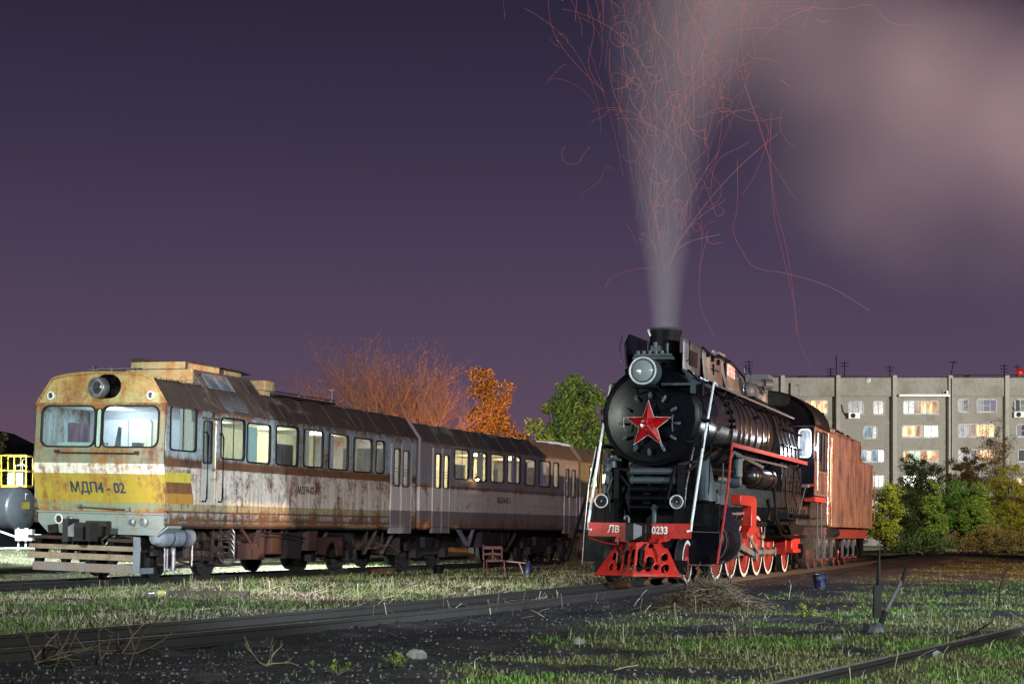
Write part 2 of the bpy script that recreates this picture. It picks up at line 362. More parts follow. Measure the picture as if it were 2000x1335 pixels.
roofm = banded('rusty_roof', [(0,(.05,.034,.028))], .5, .4, rust=((.03,.019,.015),(.075,.04,.022),(.02,.015,.015)), seed=3,
               extra=lambda b, base, sep, n1, n2, V: b.mix(b.ramp(n1, [(.58, g3(0)), (.66, g3(.75))]), base, (.25,.25,.22)))
roof2m = banded('grey_rusty_roof', [(0,(.075,.075,.062))], .45, .6, rust=((.04,.026,.018),(.09,.05,.03),(.03,.026,.024)), seed=5)
gold = banded('shroud_rust', [(0,(.34,.30,.15))], .62, .5, rust=((.2,.08,.03),(.45,.25,.08),(.1,.05,.03)), seed=8)
doorm = banded('door_paint', [(0,(.13,.14,.16)),(1.76,(.15,.16,.18)),(1.80,(.50,.51,.50)),(2.52,(.22,.25,.30))], .18, .5, seed=9)
cabdoor = banded('cab_door_paint', [(0,(.40,.44,.42)),(2.62,(.20,.26,.28))], .35, .7, seed=10)

def side_fn(x0): return lambda s, z, t: (x0+t, s, z)
def window(parent, h, split=None, glass='glass', frame='rubber', cover=None, fn=None, rc=.09, fw=.035):
    fn = fn or side_fn(HWD)
    f = MB(); ring(f, *h, fw, min(rc, (h[1]-h[0])*.3), fn, -.04, .022)
    if split: 
        m = h[0]+(h[1]-h[0])*split; f.add([fn(m-.022, h[2], .02), fn(m+.022, h[2], .02), fn(m+.022, h[3], .02), fn(m-.022, h[3], .02)], [(0,1,2,3)])
    o = f.build('window', M[frame], parent)
    p = MB(); p.add([fn(u, v, -.015) for u, v in rrect(*h, min(rc, (h[1]-h[0])*.3))], [tuple(range(20))]); p.build('pane', M[glass], o)
    if cover:
        c = MB(); a, b2, c0, c1, mt = cover
        u = h[0]+(h[1]-h[0])*a; v = h[0]+(h[1]-h[0])*b2
        zz0 = h[2]+(h[3]-h[2])*c0; zz1 = h[2]+(h[3]-h[2])*c1
        n = 7; vs = []
        for k in range(n+1):
            uu = u+(v-u)*k/n; d = -.10-.02*(k % 2); vs += [fn(uu, zz0, d), fn(uu, zz1, d)]
        c.add(vs, [(2*k, 2*k+2, 2*k+3, 2*k+1) for k in range(n)]); c.build('blind', M[mt] if isinstance(mt, str) else mt, o)
    return o
def leaf(parent, h, win, mat, handle=None, proud=.03):
    """a passenger door leaf: h outer rect, win its window"""
    b = MB(); fn = side_fn(HWD+proud); panel(b, fn, *h, [win], rc=.05)
    for (a0, a1, b0, b1) in ((h[0], h[0]+.001, h[2], h[3]), (h[1]-.001, h[1], h[2], h[3])):
        b.box(HWD-.05, HWD+proud-.002, a0, a1, b0, b1)
    # pressed edges
    b.box(HWD+proud, HWD+proud+.012, h[0]+.01, h[0]+.035, h[2], h[3]); b.box(HWD+proud, HWD+proud+.012, h[1]-.035, h[1]-.01, h[2], h[3])
    d = b.build('door', mat, parent)
    window(d, win, fn=lambda s, z, t: (HWD+proud+t, s, z), rc=.06, fw=.03)
    g = MB(); zz = win[2]+(win[3]-win[2])*.3
    for k in range(3): g.tube([(HWD+.01, win[0], zz+k*.09), (HWD+.01, win[1], zz+k*.09)], .008)
    g.build('guard_rail', M['sooty'], d)
    return d

def body_common(root, L0, L1, sidem, rm, holes, e=ES, front=False, crown=4.73, ix=1.72):
    b = MB(); panel(b, side_fn(HWD), L0, L1, 1.27, e, holes, vc=(1.55, 1.77, 2.62), rc=.07)
    b.build('side_wall', sidem, root, smooth=False)
    b = MB(); panel(b, side_fn(-HWD), L0, L1, 1.27, e, [(L0+1.2+k*1.5, L0+2.1+k*1.5, 2.85, 3.7) for k in range(int((L1-L0-2)/1.5))]); b.build('side_wall', sidem, root, smooth=False)
    # ribs pressed into the side
    b = MB()
    for zz in (2.40, 2.12, 1.60, 1.44):
        segs = [L0+.02]; 
        b.box(HWD, HWD+.014, L0+1.9 if L0 < .5 else L0+1.6, L1-1.5, zz-.012, zz+.012)
        b.box(HWD, HWD+.012, L0+1.9 if L0 < .5 else L0+1.6, L1-1.5, zz-.05, zz-.035)
    b.box(HWD, HWD+.03, L0+.02, L1-.02, 1.285, 1.33); b.box(HWD, HWD+.02, L0+1.95, L1-1.5, 2.60, 2.635)
    b.build('side_rib', sidem, root, smooth=False)
    # rain gutter
    b = MB(); b.box(HWD, HWD+.035, L0+.02, L1-.02, e-.02, e+.012); b.build('gutter', rm, root)
    # roof: sloped shoulders and shallow arc
    prof = [(HWD+.01, e), (1.40, e+.55)]+[(1.40*math.cos(a), e+.55+(crown-e-.55)*math.sin(a)) for a in np.linspace(.2, math.pi-.2, 9)]+[(-1.40, e+.55), (-HWD-.01, e)]
    b = MB(); n = len(prof); ys = list(np.arange(L0, L1, 1.35))+[L1]; vs = []; fs = []
    for y in ys: vs += [(x, y, z) for x, z in prof]
    for i in range(len(ys)-1):
        for k in range(n-1): fs.append((i*n+k, i*n+k+1, (i+1)*n+k+1, (i+1)*n+k))
    b.add(vs, fs)
    for y in ys[1:-1]:   # seams
        b.tube([(x*1.003, y, z+.008) for x, z in prof], .014, 4)
    b.build('roof', rm, root)
    b = MB(); b.box(-HWD+.02, HWD-.02, L0+(.40 if front else .05), L1-.05, 1.22, 1.34); b.build('floor', M['undr'], root)
    b = MB(); b.box(-HWD+.03, HWD-.03, L0+.3 if not front else L0+2.0, L1-.05, e-.03, e+.01); b.build('ceiling', M['cream'], root)
    # inner wall on the far side
    b = MB(); fn = side_fn(-ix+.02); panel(b, fn, L0+(2.0 if front else .2), L1-.1, 1.34, e-.02, []); b.build('inner_wall', M['cream'], root)
def end_wall(root, y, mat, sgn):
    b = MB(); pts = [(-HWD, 1.27), (HWD, 1.27), (HWD, ES), (1.40, ES+.55), (.8, 4.68), (0, 4.72), (-.8, 4.68), (-1.40, ES+.55), (-HWD, ES)]
    b.prism(pts, lambda u, v: (u, y, v), lambda u, v: (u, y+.05*sgn, v)); b.build('end_wall', mat, root)
    g = MB(); 
    for k in range(4): g.box(-.75, .75, y+.06*sgn+k*.07*sgn-.02, y+.06*sgn+k*.07*sgn+.02, 1.3, 3.7)
    g.box(-.7, .7, min(y, y+.3*sgn), max(y, y+.3*sgn), 1.32, 3.68)
    g.build('gangway', M['rubber'], root)

def wheelset(parent, y, r=.46, x=.80):
    for sx in (1, -1):
        b = MB(); a = (sx, 0, 0)
        b.lathe([(.001, .0), (.12, .01), (.16, -.02), (r-.07, -.05), (r-.06, .0), (r, .0), (r, -.125), (r+.028, -.13), (r+.028, -.16), (.001, -.16)], (sx*(x+.02), y, r), a, 32)
        b.build('wheel', M['undr'], parent)
    b = MB(); b.cyl((-.78, y, r), (.78, y, r), .08); b.build('axle', M['undr'], parent)
def bogie(root, y, wb=2.2, rust='undr'):
    o = MB()
    for sx in (1, -1):
        x = sx*1.02
        o.box(x-.06, x+.06, y-wb/2-.45, y-wb/2+.35, .55, .78); o.box(x-.06, x+.06, y+wb/2-.35, y+wb/2+.45, .55, .78)
        o.box(x-.07, x+.07, y-wb/2+.3, y+wb/2-.3, .42, .66)
        for yy in (y-wb/2, y+wb/2):
            o.box(x-.02, x+.2*sx+.02 if sx > 0 else x+.02, yy-.15, yy+.15, .33, .60) if sx > 0 else o.box(x-.2, x+.02, yy-.15, yy+.15, .33, .60)
            o.lathe([(.001,.0),(.11,.0),(.12,-.06)], (x+sx*.22, yy, .46), (sx,0,0), 14)
            for dy in (-.28, .28):
                for k in range(6): o.torus((x, yy+dy, .66+k*.05), (0,0,1), .08, .018, 10, 4)
        o.box(x-.09, x+.09, y-.3, y+.3, .66, .98)
        o.tube([(x+sx*.12, y-wb/2+.5, .42), (x+sx*.12, y-.2, .35), (x+sx*.12, y+.3, .35)], .03)
    o.box(-1.0, 1.0, y-.22, y+.22, .5, .95)
    f = o.build('bogie_frame', M[rust], root)
    for yy in (y-wb/2, y+wb/2): wheelset(f, yy)
    return f
def underbox(root, y0, y1, z0, z1, mat='undr', x0=.9, x1=1.65, name='equipment_box', det=True):
    b = MB(); b.box(x0, x1, y0, y1, z0, z1)
    if det:
        n = max(1, int((y1-y0)/.5))
        for k in range(n):
            a = y0+(y1-y0)*(k+.08)/n; c = y0+(y1-y0)*(k+.92)/n; b.box(x1, x1+.02, a, c, z0+.06, z1-.05); b.box(x1+.02, x1+.04, (a+c)/2-.05, (a+c)/2+.05, z0+.1, z0+.13)
        for yy in (y0+.03, y1-.06): b.box(x1-.06, x1+.03, yy, yy+.05, z1, 1.27)
    return b.build(name, M[mat], root)
def pipes(root, pts_list, r=.02, mat='undr', name='pipe'):
    for p in pts_list:
        b = MB(); b.tube(p, r); b.build(name, M[mat], root)

def clutter(root, y0, y1, seed):
    rr = random.Random(seed)
    y = y0
    while y < y1:
        L_ = rr.uniform(.3, 1.1); z0 = rr.uniform(.42, .8); x1 = rr.uniform(1.2, 1.66); t = rr.random()
        if t < .6: underbox(root, y, min(y+L_, y1), z0, rr.uniform(1.1, 1.2), rr.choice(['undr', 'undr', 'dkrust', 'undrred']), .5, x1)
        elif t < .8:
            b = MB(); b.lathe([(.05, 0), (.18, .04), (.22, .12), (.22, L_-.12), (.18, L_-.04), (.05, L_)], (1.2, y, .85), (0,1,0), 18); b.build('air_tank', M['undr'], root)
        else:
            b = MB(); b.bar((1.5, y, 1.25), (1.2, y+L_*.4, .5), .05, .08); b.bar((1.5, y+L_*.8, 1.25), (1.2, y+L_*.5, .5), .05, .08); b.build('bracket', M['dkrust'], root)
        y += L_+rr.uniform(.02, .3)
    for k in range(4):
        z = rr.uniform(.7, 1.2); x = rr.uniform(1.2, 1.7)
        pipes(root, [[(x, y0+rr.uniform(0, 1), z), (x, (y0+y1)/2, z-.05), (x-.2, y1-rr.uniform(0, .6), z-rr.uniform(0, .3))]], rr.uniform(.012, .03))

DD = Vector((math.sin(DTH), math.cos(DTH), 0)); DN = Vector((math.cos(DTH), -math.sin(DTH), 0)); D0 = Vector((-9.65, 37.9, 0))

# ---- leading car
car = empty('railcar', D0, (0, R(1.6), -DTH))
tag(car, 'rusty railcar with yellow and white striped cab front, nearest of the coupled train', 'railcar', 'coupled railcars of the derelict train')
C1 = 13.5
cabw = hole(333.7, 383, 795.6, 878)
cabdw = hole(400.5, 416, 822, 903.6)
cabd = (ds(396), ds(423.5), 1.78, dz(410, 819))
winL = [(hole(433, 477.5, 819, 895), dict(split=.5, glass='dkglass')),
        (hole(483.5, 527.7, 829, 902), dict(glass='glass', cover=(0, .62, 0, .94, 'mint'))),
        (hole(540, 582, 834, 907), dict(cover=(.02, .98, .0, .55, 'plankm'), glass='dkglass')),
        (hole(594, 630.6, 841, 910), dict(split=.5, cover=(.02, .5, 0, 1, 'cream'))),
        (hole(643, 679.6, 849.5, 915), dict(cover=(0, .45, 0, 1, 'lilac'))),
        (hole(691.5, 726, 857, 920), dict(cover=(0, .4, 0, 1, 'cream'))),
        (hole(735, 750.5, 862, 922), dict())]
drs = [((ds(764), ds(783.5), 1.12, dz(774, 866.6)), hole(769, 779.5, 877, 947)), ((ds(784.5), ds(804.5), 1.12, dz(794, 868)), hole(786.6, 797, 881, 949))]
holes = [cabw, cabd]+[h for h, _ in winL]+[(d[0][0]+.02, d[0][1]-.02, 1.27, d[0][3]-.02) for d in drs]
body_common(car, .06, C1, side1, roofm, holes, front=True)
window(car, cabw, split=.47, cover=(.5, 1, 0, 1, 'cream'), rc=.08)
for h, k in winL: window(car, h, **k)
for d, wn in drs: leaf(car, d, wn, doorm)
d = MB(); panel(d, side_fn(HWD-.03), *cabd, [cabdw], rc=.05); d = d.build('door', cabdoor, car)
window(d, cabdw, glass='dkglass', fn=side_fn(HWD-.03), rc=.06, fw=.02)
b = MB(); b.box(HWD-.02, HWD+.02, cabd[1]-.12, cabd[1]-.06, 2.58, 2.66); b.build('handle', M['steel'], d)
for s_ in (ds(401)-.0, ds(431.5)):
    z0, z1 = 1.86, 3.48
    b = MB(); b.tube([(HWD, s_-.06, z1), (HWD+.07, s_-.03, z1+.02), (HWD+.09, s_, z1-.08), (HWD+.09, s_, z0+.08), (HWD+.07, s_-.03, z0), (HWD, s_-.06, z0)], .02); b.build('handrail', M['black'], car)
b = MB(); b.box(HWD, HWD+.04, cabd[0]-.03, cabd[1]+.1, cabd[3]+.01, cabd[3]+.05); b.build('door_canopy', roofm, car)
# yellow patch on the side behind the cab front
ypm = banded('yellow_side_patch_paint', [(0,(.26,.30,.16)),(1.77,(.34,.19,.02)),(2.0,(.12,.05,.02)),(2.26,(.46,.42,.05))], .5, .5, rust=((.16,.05,.015),(.35,.15,.03),(.09,.04,.02)), seed=12)
b = MB(); b.prism([(.08, 1.78), (ds(381), 1.78), (ds(381), 1.95), (ds(378), 2.1), (ds(374), 2.50), (.08, 2.50)], lambda u, v: (HWD+.003, u, v), lambda u, v: (HWD+.006, u, v)); b.build('painted_patch', ypm, car)
# front
def yf(z):
    if z > 2.62: return .0+(z-2.62)*.045
    if z > 1.60: return (2.62-z)*.20
    return .204-(1.60-z)*.04
ffn = lambda u, z, t: (u, yf(z)-t, z)
b = MB(); fw = [(-1.60, -.13, 3.07, 3.98), (.09, 1.60, 3.07, 3.98)]; fv = (-.08, .05, 3.05, 3.93)
panel(b, ffn, -HWD, HWD, 1.53, 4.06, fw+[fv], vc=(2.62, 1.60), rc=.16)
b.build('front_wall', frontm, car, smooth=False)
for h in fw:
    f = MB(); ring(f, *h, .035, .17, ffn, -.04, .03); f = f.build('window', M['rubber'], car)
    p = MB(); p.add([ffn(u, v, -.02) for u, v in rrect(*h, .17)], [tuple(range(20))]); p.build('pane', M['glass'], f)
f = MB(); ring(f, *fv, .02, .06, ffn, -.02, .03); f = f.build('window', M['rubber'], car)
p = MB(); p.add([ffn(u, v, -.01) for u, v in rrect(*fv, .06)], [tuple(range(20))]); p.build('panel', M['mint'], f)
# gable
pts = [(-HWD, 4.06), (HWD, 4.06), (1.42, 4.58)]+[(1.42*math.cos(a), 4.58+.20*math.sin(a)) for a in np.linspace(.15, math.pi-.15, 13)]+[(-1.42, 4.58)]
b = MB(); b.prism(pts, lambda u, v: (u, yf(v), v), lambda u, v: (u, yf(v)+.05, v)); b.build('gable', gablem, car)
b = MB(); b.tube([(x*1.0, yf(z)-.01, z) for x, z in pts[1:]+[pts[0]]], .028, 6); b.box(-HWD, HWD, yf(4.06)-.03, yf(4.06)+.01, 4.03, 4.075)
for sx in (-1, 1): b.tube([(sx*HWD, yf(z), z) for z in (4.06, 2.62, 1.60, 1.27)], .018)
b.build('trim', frontm, car)
# big headlight; a thin black plate paints in the darkness of its recess
b = MB(); pr = [(.30*math.cos(a)*1.0+(.10 if math.cos(a) > .2 else 0), .27*math.sin(a)+(.02 if math.sin(a) > 0 else 0)) for a in np.linspace(0, 2*math.pi, 28, endpoint=False)]
b.prism([(.12+u*1.05, 4.44+v) for u, v in pr], lambda u, v: (u, yf(v)-.006, v), lambda u, v: (u, yf(v)-.003, v)); b.build('painted_headlight_recess', M['void'], car)
hl = MB(); hl.lathe([(.24, .0), (.245, .20), (.235, .22), (.185, .225), (.185, .17)], (.0, yf(4.42)+.02, 4.42), (-.12, -1, -.05), 28)
hl = hl.build('headlight', M['steel'], car)
b = MB(); b.lathe([(.19, .15), (.10, .19), (.001, .20)], (.0, yf(4.42)+.02, 4.42), (-.12, -1, -.05), 24); b.build('lens', M['dkglass'], hl)
b = MB(); b.lathe([(.18, .05), (.16, .02), (.001, .0)], (.0, yf(4.42)+.0, 4.42), (-.12, -1, -.05), 24); b.build('reflector', M['sooty'], hl)
for sx in (-1.38, 1.38):
    b = MB(); b.lathe([(.10, .0), (.10, .05), (.07, .055), (.07, .02)], (sx, yf(4.24), 4.24), (0, -1, 0), 18); b = b.build('marker_light', M['white'], car)
    c = MB(); c.lathe([(.072, .025), (.001, .045)], (sx, yf(4.24), 4.24), (0, -1, 0), 14); c.build('lens', M['dkglass'], b)
# lower skirt with cut corners
sk = [(-1.82, 1.53), (1.82, 1.53), (1.82, 1.32), (1.50, 1.04), (-1.50, 1.04), (-1.82, 1.32)]
skm = banded('skirt_paint', [(0,(.17,.23,.25)),(1.2,(.20,.27,.28))], .42, .4, rust=((.10,.06,.03),(.28,.22,.10),(.05,.06,.07)), seed=14)
b = MB(); b.prism(sk, lambda u, v: (u, .20, v), lambda u, v: (u, .24, v)); b.box(-1.82, 1.82, .15, .24, 1.515, 1.55); b.build('skirt', skm, car, smooth=False)
b = MB(); b.prism([(1.82, 1.27), (1.50, 1.04), (1.50, 1.0), (1.82, 1.22)], lambda u, v: (u, .2, v), lambda u, v: (u, .75, v)); b.build('skirt_edge', skm, car)
for (u, z, r, mt) in ((-1.17, 1.36, .12, 'dkglass'), (-.87, 1.36, .085, 'dkglass'), (.86, 1.33, .085, 'dkglass'), (1.18, 1.34, .11, 'dkglass')):
    b = MB(); b.lathe([(r, 0), (r, .05), (r*.75, .055), (r*.72, .01)], (u, .20, z), (0, -1, 0), 20); b = b.build('buffer_light', M['white'] if abs(u) > 1 and u < 0 else M['tank'], car)
    c = MB(); c.lathe([(r*.74, .02), (.001, .03)], (u, .20, z), (0, -1, 0), 16); c.build('lens', M['undrred'] if u < -1 else M['steel'], b)
b = MB(); b.obox((-1.33, .17, 1.13), (.26, .05, .2), (0, R(-8), 0)); b.build('socket_box', M['rubber'], car)
# wiper and rails
b = MB(); b.tube([(-1.15, -.05, 2.93), (-1.0, -.07, 2.91), (1.02, -.07, 2.905), (1.12, -.05, 2.93)], .016)
b.box(-1.17, -1.08, -.07, .0, 2.9, 2.97); b.box(1.04, 1.12, -.07, .0, 2.88, 2.96); b.build('wiper_rail', M['dkrust'], car)
b = MB(); b.tube([(-.62, .17, 1.67), (-.6, .1, 1.66), (.72, .1, 1.62), (.74, .17, 1.63)], .018); b.box(-.68, -.54, .12, .19, 1.63, 1.72); b.box(.68, .80, .12, .19, 1.59, 1.68); b.build('grab_rail', M['steel'], car)
nav = paint('navy_lettering', (.03,.045,.10), .5, .3)
zt = 2.10
fy = Matrix.Translation((-.05, yf(zt)-.012, zt)) @ Matrix.Rotation(math.atan(.20), 4, 'X') @ MFRONT(0, 0, 0)
text_obj('МДП4 - 02', .34, 'lettering', nav, car, fy, .002, .93, -.08, .006)
blk = paint('black_lettering', (.02,.02,.022), .6, .2)
text_obj('МДП4-02-4', .28, 'lettering', blk, car, MSIDE(HWD+.006, (ds(580)+ds(625.5))/2, 2.24), .002, .74, 0, .004)
# coupler
b = MB(); b.box(-.30, .26, .02, .25, .88, 1.34); b.box(-.10, .16, -.45, .2, .92, 1.22); b = b.build('coupler', M['dkrust'], car)
c = MB(); c.prism([(-.34, -.72), (-.05, -.80), (.10, -.62), (.32, -.66), (.36, -.42), (-.22, -.36), (-.40, -.55)], lambda u, v: (u, v, .88), lambda u, v: (u, v, 1.30)); c.prism([(-.36, -.50), (-.22, -.95), (-.08, -.93), (-.10, -.5)], lambda u, v: (u, v, .86), lambda u, v: (u, v, 1.38)); c.build('coupler_head', M['undr'], b)
c = MB(); c.prism([(-.06, .98), (.10, .98), (.10, 1.28), (-.06, 1.20)], lambda u, v: (u+.02, -.99, v), lambda u, v: (u, -.93, v)); c.build('knuckle', M['steel'], b)
for (x0, zz, x1) in ((-.5, 1.0, -.62), (-.4, .95, -.3), (.25, 1.0, .55), (.45, 1.0, .2)):
    b = MB(); b.tube([(x0, .1, zz), (x0, -.12, zz-.1), ((x0+x1)/2, -.2, zz-.32), (x1, -.12, zz-.2), (x1, .05, zz-.05)], .028, 8); b.build('brake_hose', M['rubber'] if x0 < 0 else M['steel'], car)
pipes(car, [[(-1.2+.5*k, .1, .95+.02*k), (-.9+.5*k, -.05, .88), (-.5+.4*k, .1, .93)] for k in range(4)], .018, 'sooty', 'pipe')
# snow-guard planks
for (z0, z1, x0, x1, mt) in ((.90, .98, -1.66, -.55, 'undrred'), (.87, .95, .55, 1.42, 'undrred'), (.67, .78, -1.62, 1.44, 'plank'), (.45, .59, -1.66, 1.42, 'plank'), (.17, .37, -1.50, -.05, 'plankm'), (.165, .365, -.045, 1.30, 'plankm')):
    b = MB(); b.box(x0, x1, -.33, -.28, z0, z1); b.build('guard_plank', M[mt], car, bevel=.006)
for x in (-1.40, -.66, .14, .62): 
    b = MB(); b.prism([(-.28, .22), (-.24, .22), (.15, .90), (.15, 1.0), (-.28, .96)], lambda u, v: (x-.09, u, v), lambda u, v: (x+.09, u, v)); b.build('guard_bracket', M['sooty'], car)
b = MB(); b.box(1.28, 1.46, -.36, -.335, .17, 1.0); b.box(1.28, 1.46, -.33, .2, .17, .3); b.build('guard_bracket', M['tank'], car)
# cab interior seen through the windscreen
b = MB(); b.box(-1.70, 1.70, 2.0, 2.06, 1.34, 4.05); b.build('cab_bulkhead', M['lilac'], car)
for (x0, x1, z1, mt) in ((-1.25, -.55, 3.82, 'lilac'), (-.20, .12, 3.80, 'cream'), (.18, .62, 3.82, 'cream'), (.92, 1.30, 3.82, 'cream'), (1.32, 1.68, 3.84, 'cream')):
    b = MB(); ffb = lambda u, v, t: (u, 1.97-t, v)
    b.prism(rrect(x0, x1, 1.5, z1, .1), lambda u, v: (u, 1.99, v), lambda u, v: (u, 1.95, v)); b.build('cabinet_door', M[mt], car)
b = MB(); b.box(-1.4, -.25, .35, .75, 2.9, 3.17); b.box(.2, 1.4, .4, .7, 2.7, 3.0); b.build('control_desk', M['mint'], car)
b = MB(); b.prism([(-.28, 3.0), (-.12, 3.0), (-.10, 3.55), (-.16, 3.58)], lambda u, v: (u, 1.0, v), lambda u, v: (u, 1.05, v)); b.box(.3, .5, .9, 1.1, 2.9, 3.2); b.build('seat_back', M['greyp'], car)
b = MB(); b.box(-1.5, 1.5, .1, 2.0, 4.0, 4.05); b.build('cab_ceiling', M['lilac'], car)
# raised cooling shaft with louvres
s0, s1 = 2.42, 5.02
b = MB()
prof = [(HWD+.012, ES+.0), (.98, 4.98), (.95, 5.05), (-.95, 5.05), (-.98, 4.98), (-HWD-.012, ES)]
b.prism(prof, lambda u, v: (u, s0, v), lambda u, v: (u, s1, v)); 
# side frame lines
for sy in (s0+.02, s0+1.35, s1-.55, s1-.02): b.tube([(HWD+.02, sy, ES+.01), (.99, sy, 5.0)], .022, 4)
b.build('cooling_shaft', roofm, car, smooth=False)
b = MB(); b.box(-.75, .80, s0-.10, s0+1.45, 5.06, 5.24); b.box(-.6, .8, s0+1.62, s0+2.5, 5.06, 5.20); b.build('shaft_hood', roofm, car, smooth=False)
b = MB(); b.box(-.95, .97, s0-.04, s0+.0, 4.72, 5.06); b.box(-.75, .80, s0-.115, s0-.10, 5.07, 5.235); b.build('shaft_lit_front', gold, car, smooth=False)  # hood's floodlit front painted in as a separate gold plate
b = MB(); b.box(.80, .812, s0+.0, s0+1.40, 5.08, 5.21); b.build('hood_side_strip', gold, car)
b = MB(); b.box(.80, .812, s0+1.66, s0+2.45, 5.08, 5.18); b.build('hood_side_strip', gold, car)
b = MB(); b.box(-.8, .85, s0+.1, s0+.8, 5.245, 5.275); b.prism([(s0+1.5, 5.22), (s0+2.75, 5.16), (s0+2.78, 5.19), (s0+1.5, 5.26)], lambda u, v: (-.7, u, v), lambda u, v: (.92, u, v))
b.box(-.75, -.35, s0-.12, s0+.5, 5.25, 5.33); b.build('hood_cover', M['dkrust'], car)
for g in range(2):      # two louvre banks
    b = MB(); a0 = s0+.22+g*.56; a1 = a0+.52
    P0 = Vector((1.70, 0, 4.10)); P1 = Vector((1.03, 0, 4.96)); nrm = Vector((.79, 0, .61))
    for k in range(19):
        p = P0.lerp(P1, k/18.); q = p+nrm*.045
        b.add([(p.x+.02, a0, p.z+.0), (p.x+.02, a1, p.z), (q.x+.015, a1, q.z-.03), (q.x+.015, a0, q.z-.03)], [(0,1,2,3)])
        b.box(q.x-.005, q.x+.02, a0, a1, q.z-.035, q.z-.015)
    for a in (a0-.02, a1): b.bar((1.68, a+.01, 4.15), (1.07, a+.01, 4.94), .03, .05)
    b.build('louvre', M['tank'], car)
b = MB()
for k in range(9):
    p = Vector((1.60, 0, 4.26)).lerp(Vector((1.1, 0, 4.9)), k/9); b.box(p.x, p.x+.05, s1-.42, s1-.2, p.z-.015, p.z+.02)
b.build('louvre', M['dkrust'], car)
b = MB(); b.box(.35, .82, 6.0, 6.35, 4.7, 4.84); b.box(.3, .9, 5.9, 6.5, 4.84, 5.1); b.build('exhaust_hood', gold, car, bevel=.02)
for (a, c) in ((6.5, 8.1), (8.2, 9.9)):
    b = MB(); b.tube([(.85, a, 4.72), (.85, a+.05, 4.86), (.85, c-.05, 4.86), (.85, c, 4.72)], .018); b.build('roof_rail', M['dkrust'], car)
b = MB(); b.box(-.6, .9, 6.6, 9.9, 4.74, 4.80); b.build('roof_walkway', M['dkrust'], car)
b = MB(); b.bar((-.5, .35, 4.86), (.75, .55, 4.90), .18, .02); b.box(.0, .08, .4, .48, 4.78, 4.92); b.box(-.42, -.37, .3, .4, 4.78, 4.96); b.tube([(.3, .5, 4.9), (.33, .5, 4.97), (.45, .5, 4.97), (.48, .5, 4.9)], .012); b.build('roof_aerial', M['greyp'], car)
# blown leaves and twigs caught on the roof behind the gable
b = MB()
for k in range(60):
    x = 1.40-rng.random()*.25; y = .3+rng.random()*2.0; z = 4.60+rng.random()*.02
    b.tube([(x, y, z), (x+rng.normal()*.05, y+rng.normal()*.06, z+.04+rng.random()*.06)], .006, 3)
b.build('caught_twigs', M['dkrust'], car)
# gear below
b = MB(); b.lathe([(.04, 0), (.16, .04), (.22, .13), (.23, .2), (.23, 1.35), (.22, 1.42), (.16, 1.52), (.04, 1.56)], (1.42, .25, 1.0), (0, 1, 0), 22); b = b.build('air_tank', M['tank'], car)
for y in (.75, 1.25):
    c = MB(); c.torus((1.42, y, 1.0), (0, 1, 0), .235, .014, 22, 4); c.build('strap', M['sooty'], b)
bogie(car, 2.3, 2.2); bogie(car, 9.3, 2.2)
clutter(car, 3.9, 8.0, 3); clutter(car, 10.9, 13.2, 5)
b = MB(); b.box(-.9, .9, .3, 13.2, .62, 1.22); b.build('sole_bar', M['undr'], car)
for (y, z0, z1, r) in ((.95, .2, .8, .025), (1.05, .25, .8, .03), (1.3, .2, .85, .06), (1.8, .5, .9, .1), (2.1, .3, 1.0, .03)):
    b = MB(); b.cyl((1.25, y, z0), (1.25, y, z1), r); b.build('pipe', M['steel'] if r < .07 else M['undr'], car)
b = MB()
for k in range(5): b.torus((1.5, 3.25, 1.08-k*.13), (0, 1, .3), .22, .022, 20, 5)
b.build('cable_coil', M['steel'], car)
b = MB()
for z in (.55, .75, .95): b.box(1.45, 1.72, 2.65, 3.05, z, z+.03)
b.box(1.45, 1.5, 2.63, 2.66, .5, 1.27); b.box(1.68, 1.72, 2.63, 2.66, .5, 1.27); b.box(1.68, 1.72, 3.05, 3.08, .5, 1.27); b.build('step_ladder', M['dkrust'], car)
b = MB(); b.bar((1.7, 3.5, 1.27), (1.55, 4.3, .85), .05, .1); b.bar((1.7, 4.5, 1.27), (1.55, 4.45, .7), .05, .12); b.box(1.2, 1.65, 3.9, 4.5, .45, .85); b.box(1.65, 1.68, 4.2, 4.5, .45, .72); b.build('bracket', M['undrred'], car)
b = MB(); b.prism([(7.9, 1.0), (9.4, 1.0), (9.4, .5), (9.1, .5), (9.0, .8), (8.75, .88), (8.5, .75), (8.4, .5), (7.9, .55)], lambda u, v: (1.45, u, v), lambda u, v: (1.5, u, v)); b.build('bogie_side_plate', M['undrred'], car, smooth=False)
end_wall(car, C1-.02, side2, 1)

# ---- middle coach
O2 = C1+.36
car2 = empty('railcar', D0+DD*O2, (0, R(1.1), -DTH))
tag(car2, 'grey and white railcar coupled behind the leading car, orange light on its side', 'railcar', 'coupled railcars of the derelict train')
L2 = ds(1132)-O2
H = lambda *a: hole(*a, off=O2)
w2 = [(H(890, 917, 880, 935), dict(split=.5, cover=(.0, 1, 0, .5, 'cream'))), (H(926, 952, 885, 939), dict(cover=(.5, 1, 0, 1, 'cream'))), (H(961, 986, 889.5, 941), dict(cover=(.4, .8, 0, .5, 'cream'))),
      (H(993.6, 1017.7, 892, 942.6), dict(split=.5, cover=(.5, 1, 0, 1, 'lilac'))), (H(1027, 1047, 898.6, 947), dict(glass='glass', cover=(.3, .55, 0, .9, 'tank'))),
      (H(1054.5, 1076, 902, 949.6), dict(cover=(.05, .95, 0, 1, 'lilac'))), (H(1083, 1092.5, 905, 951), dict())]
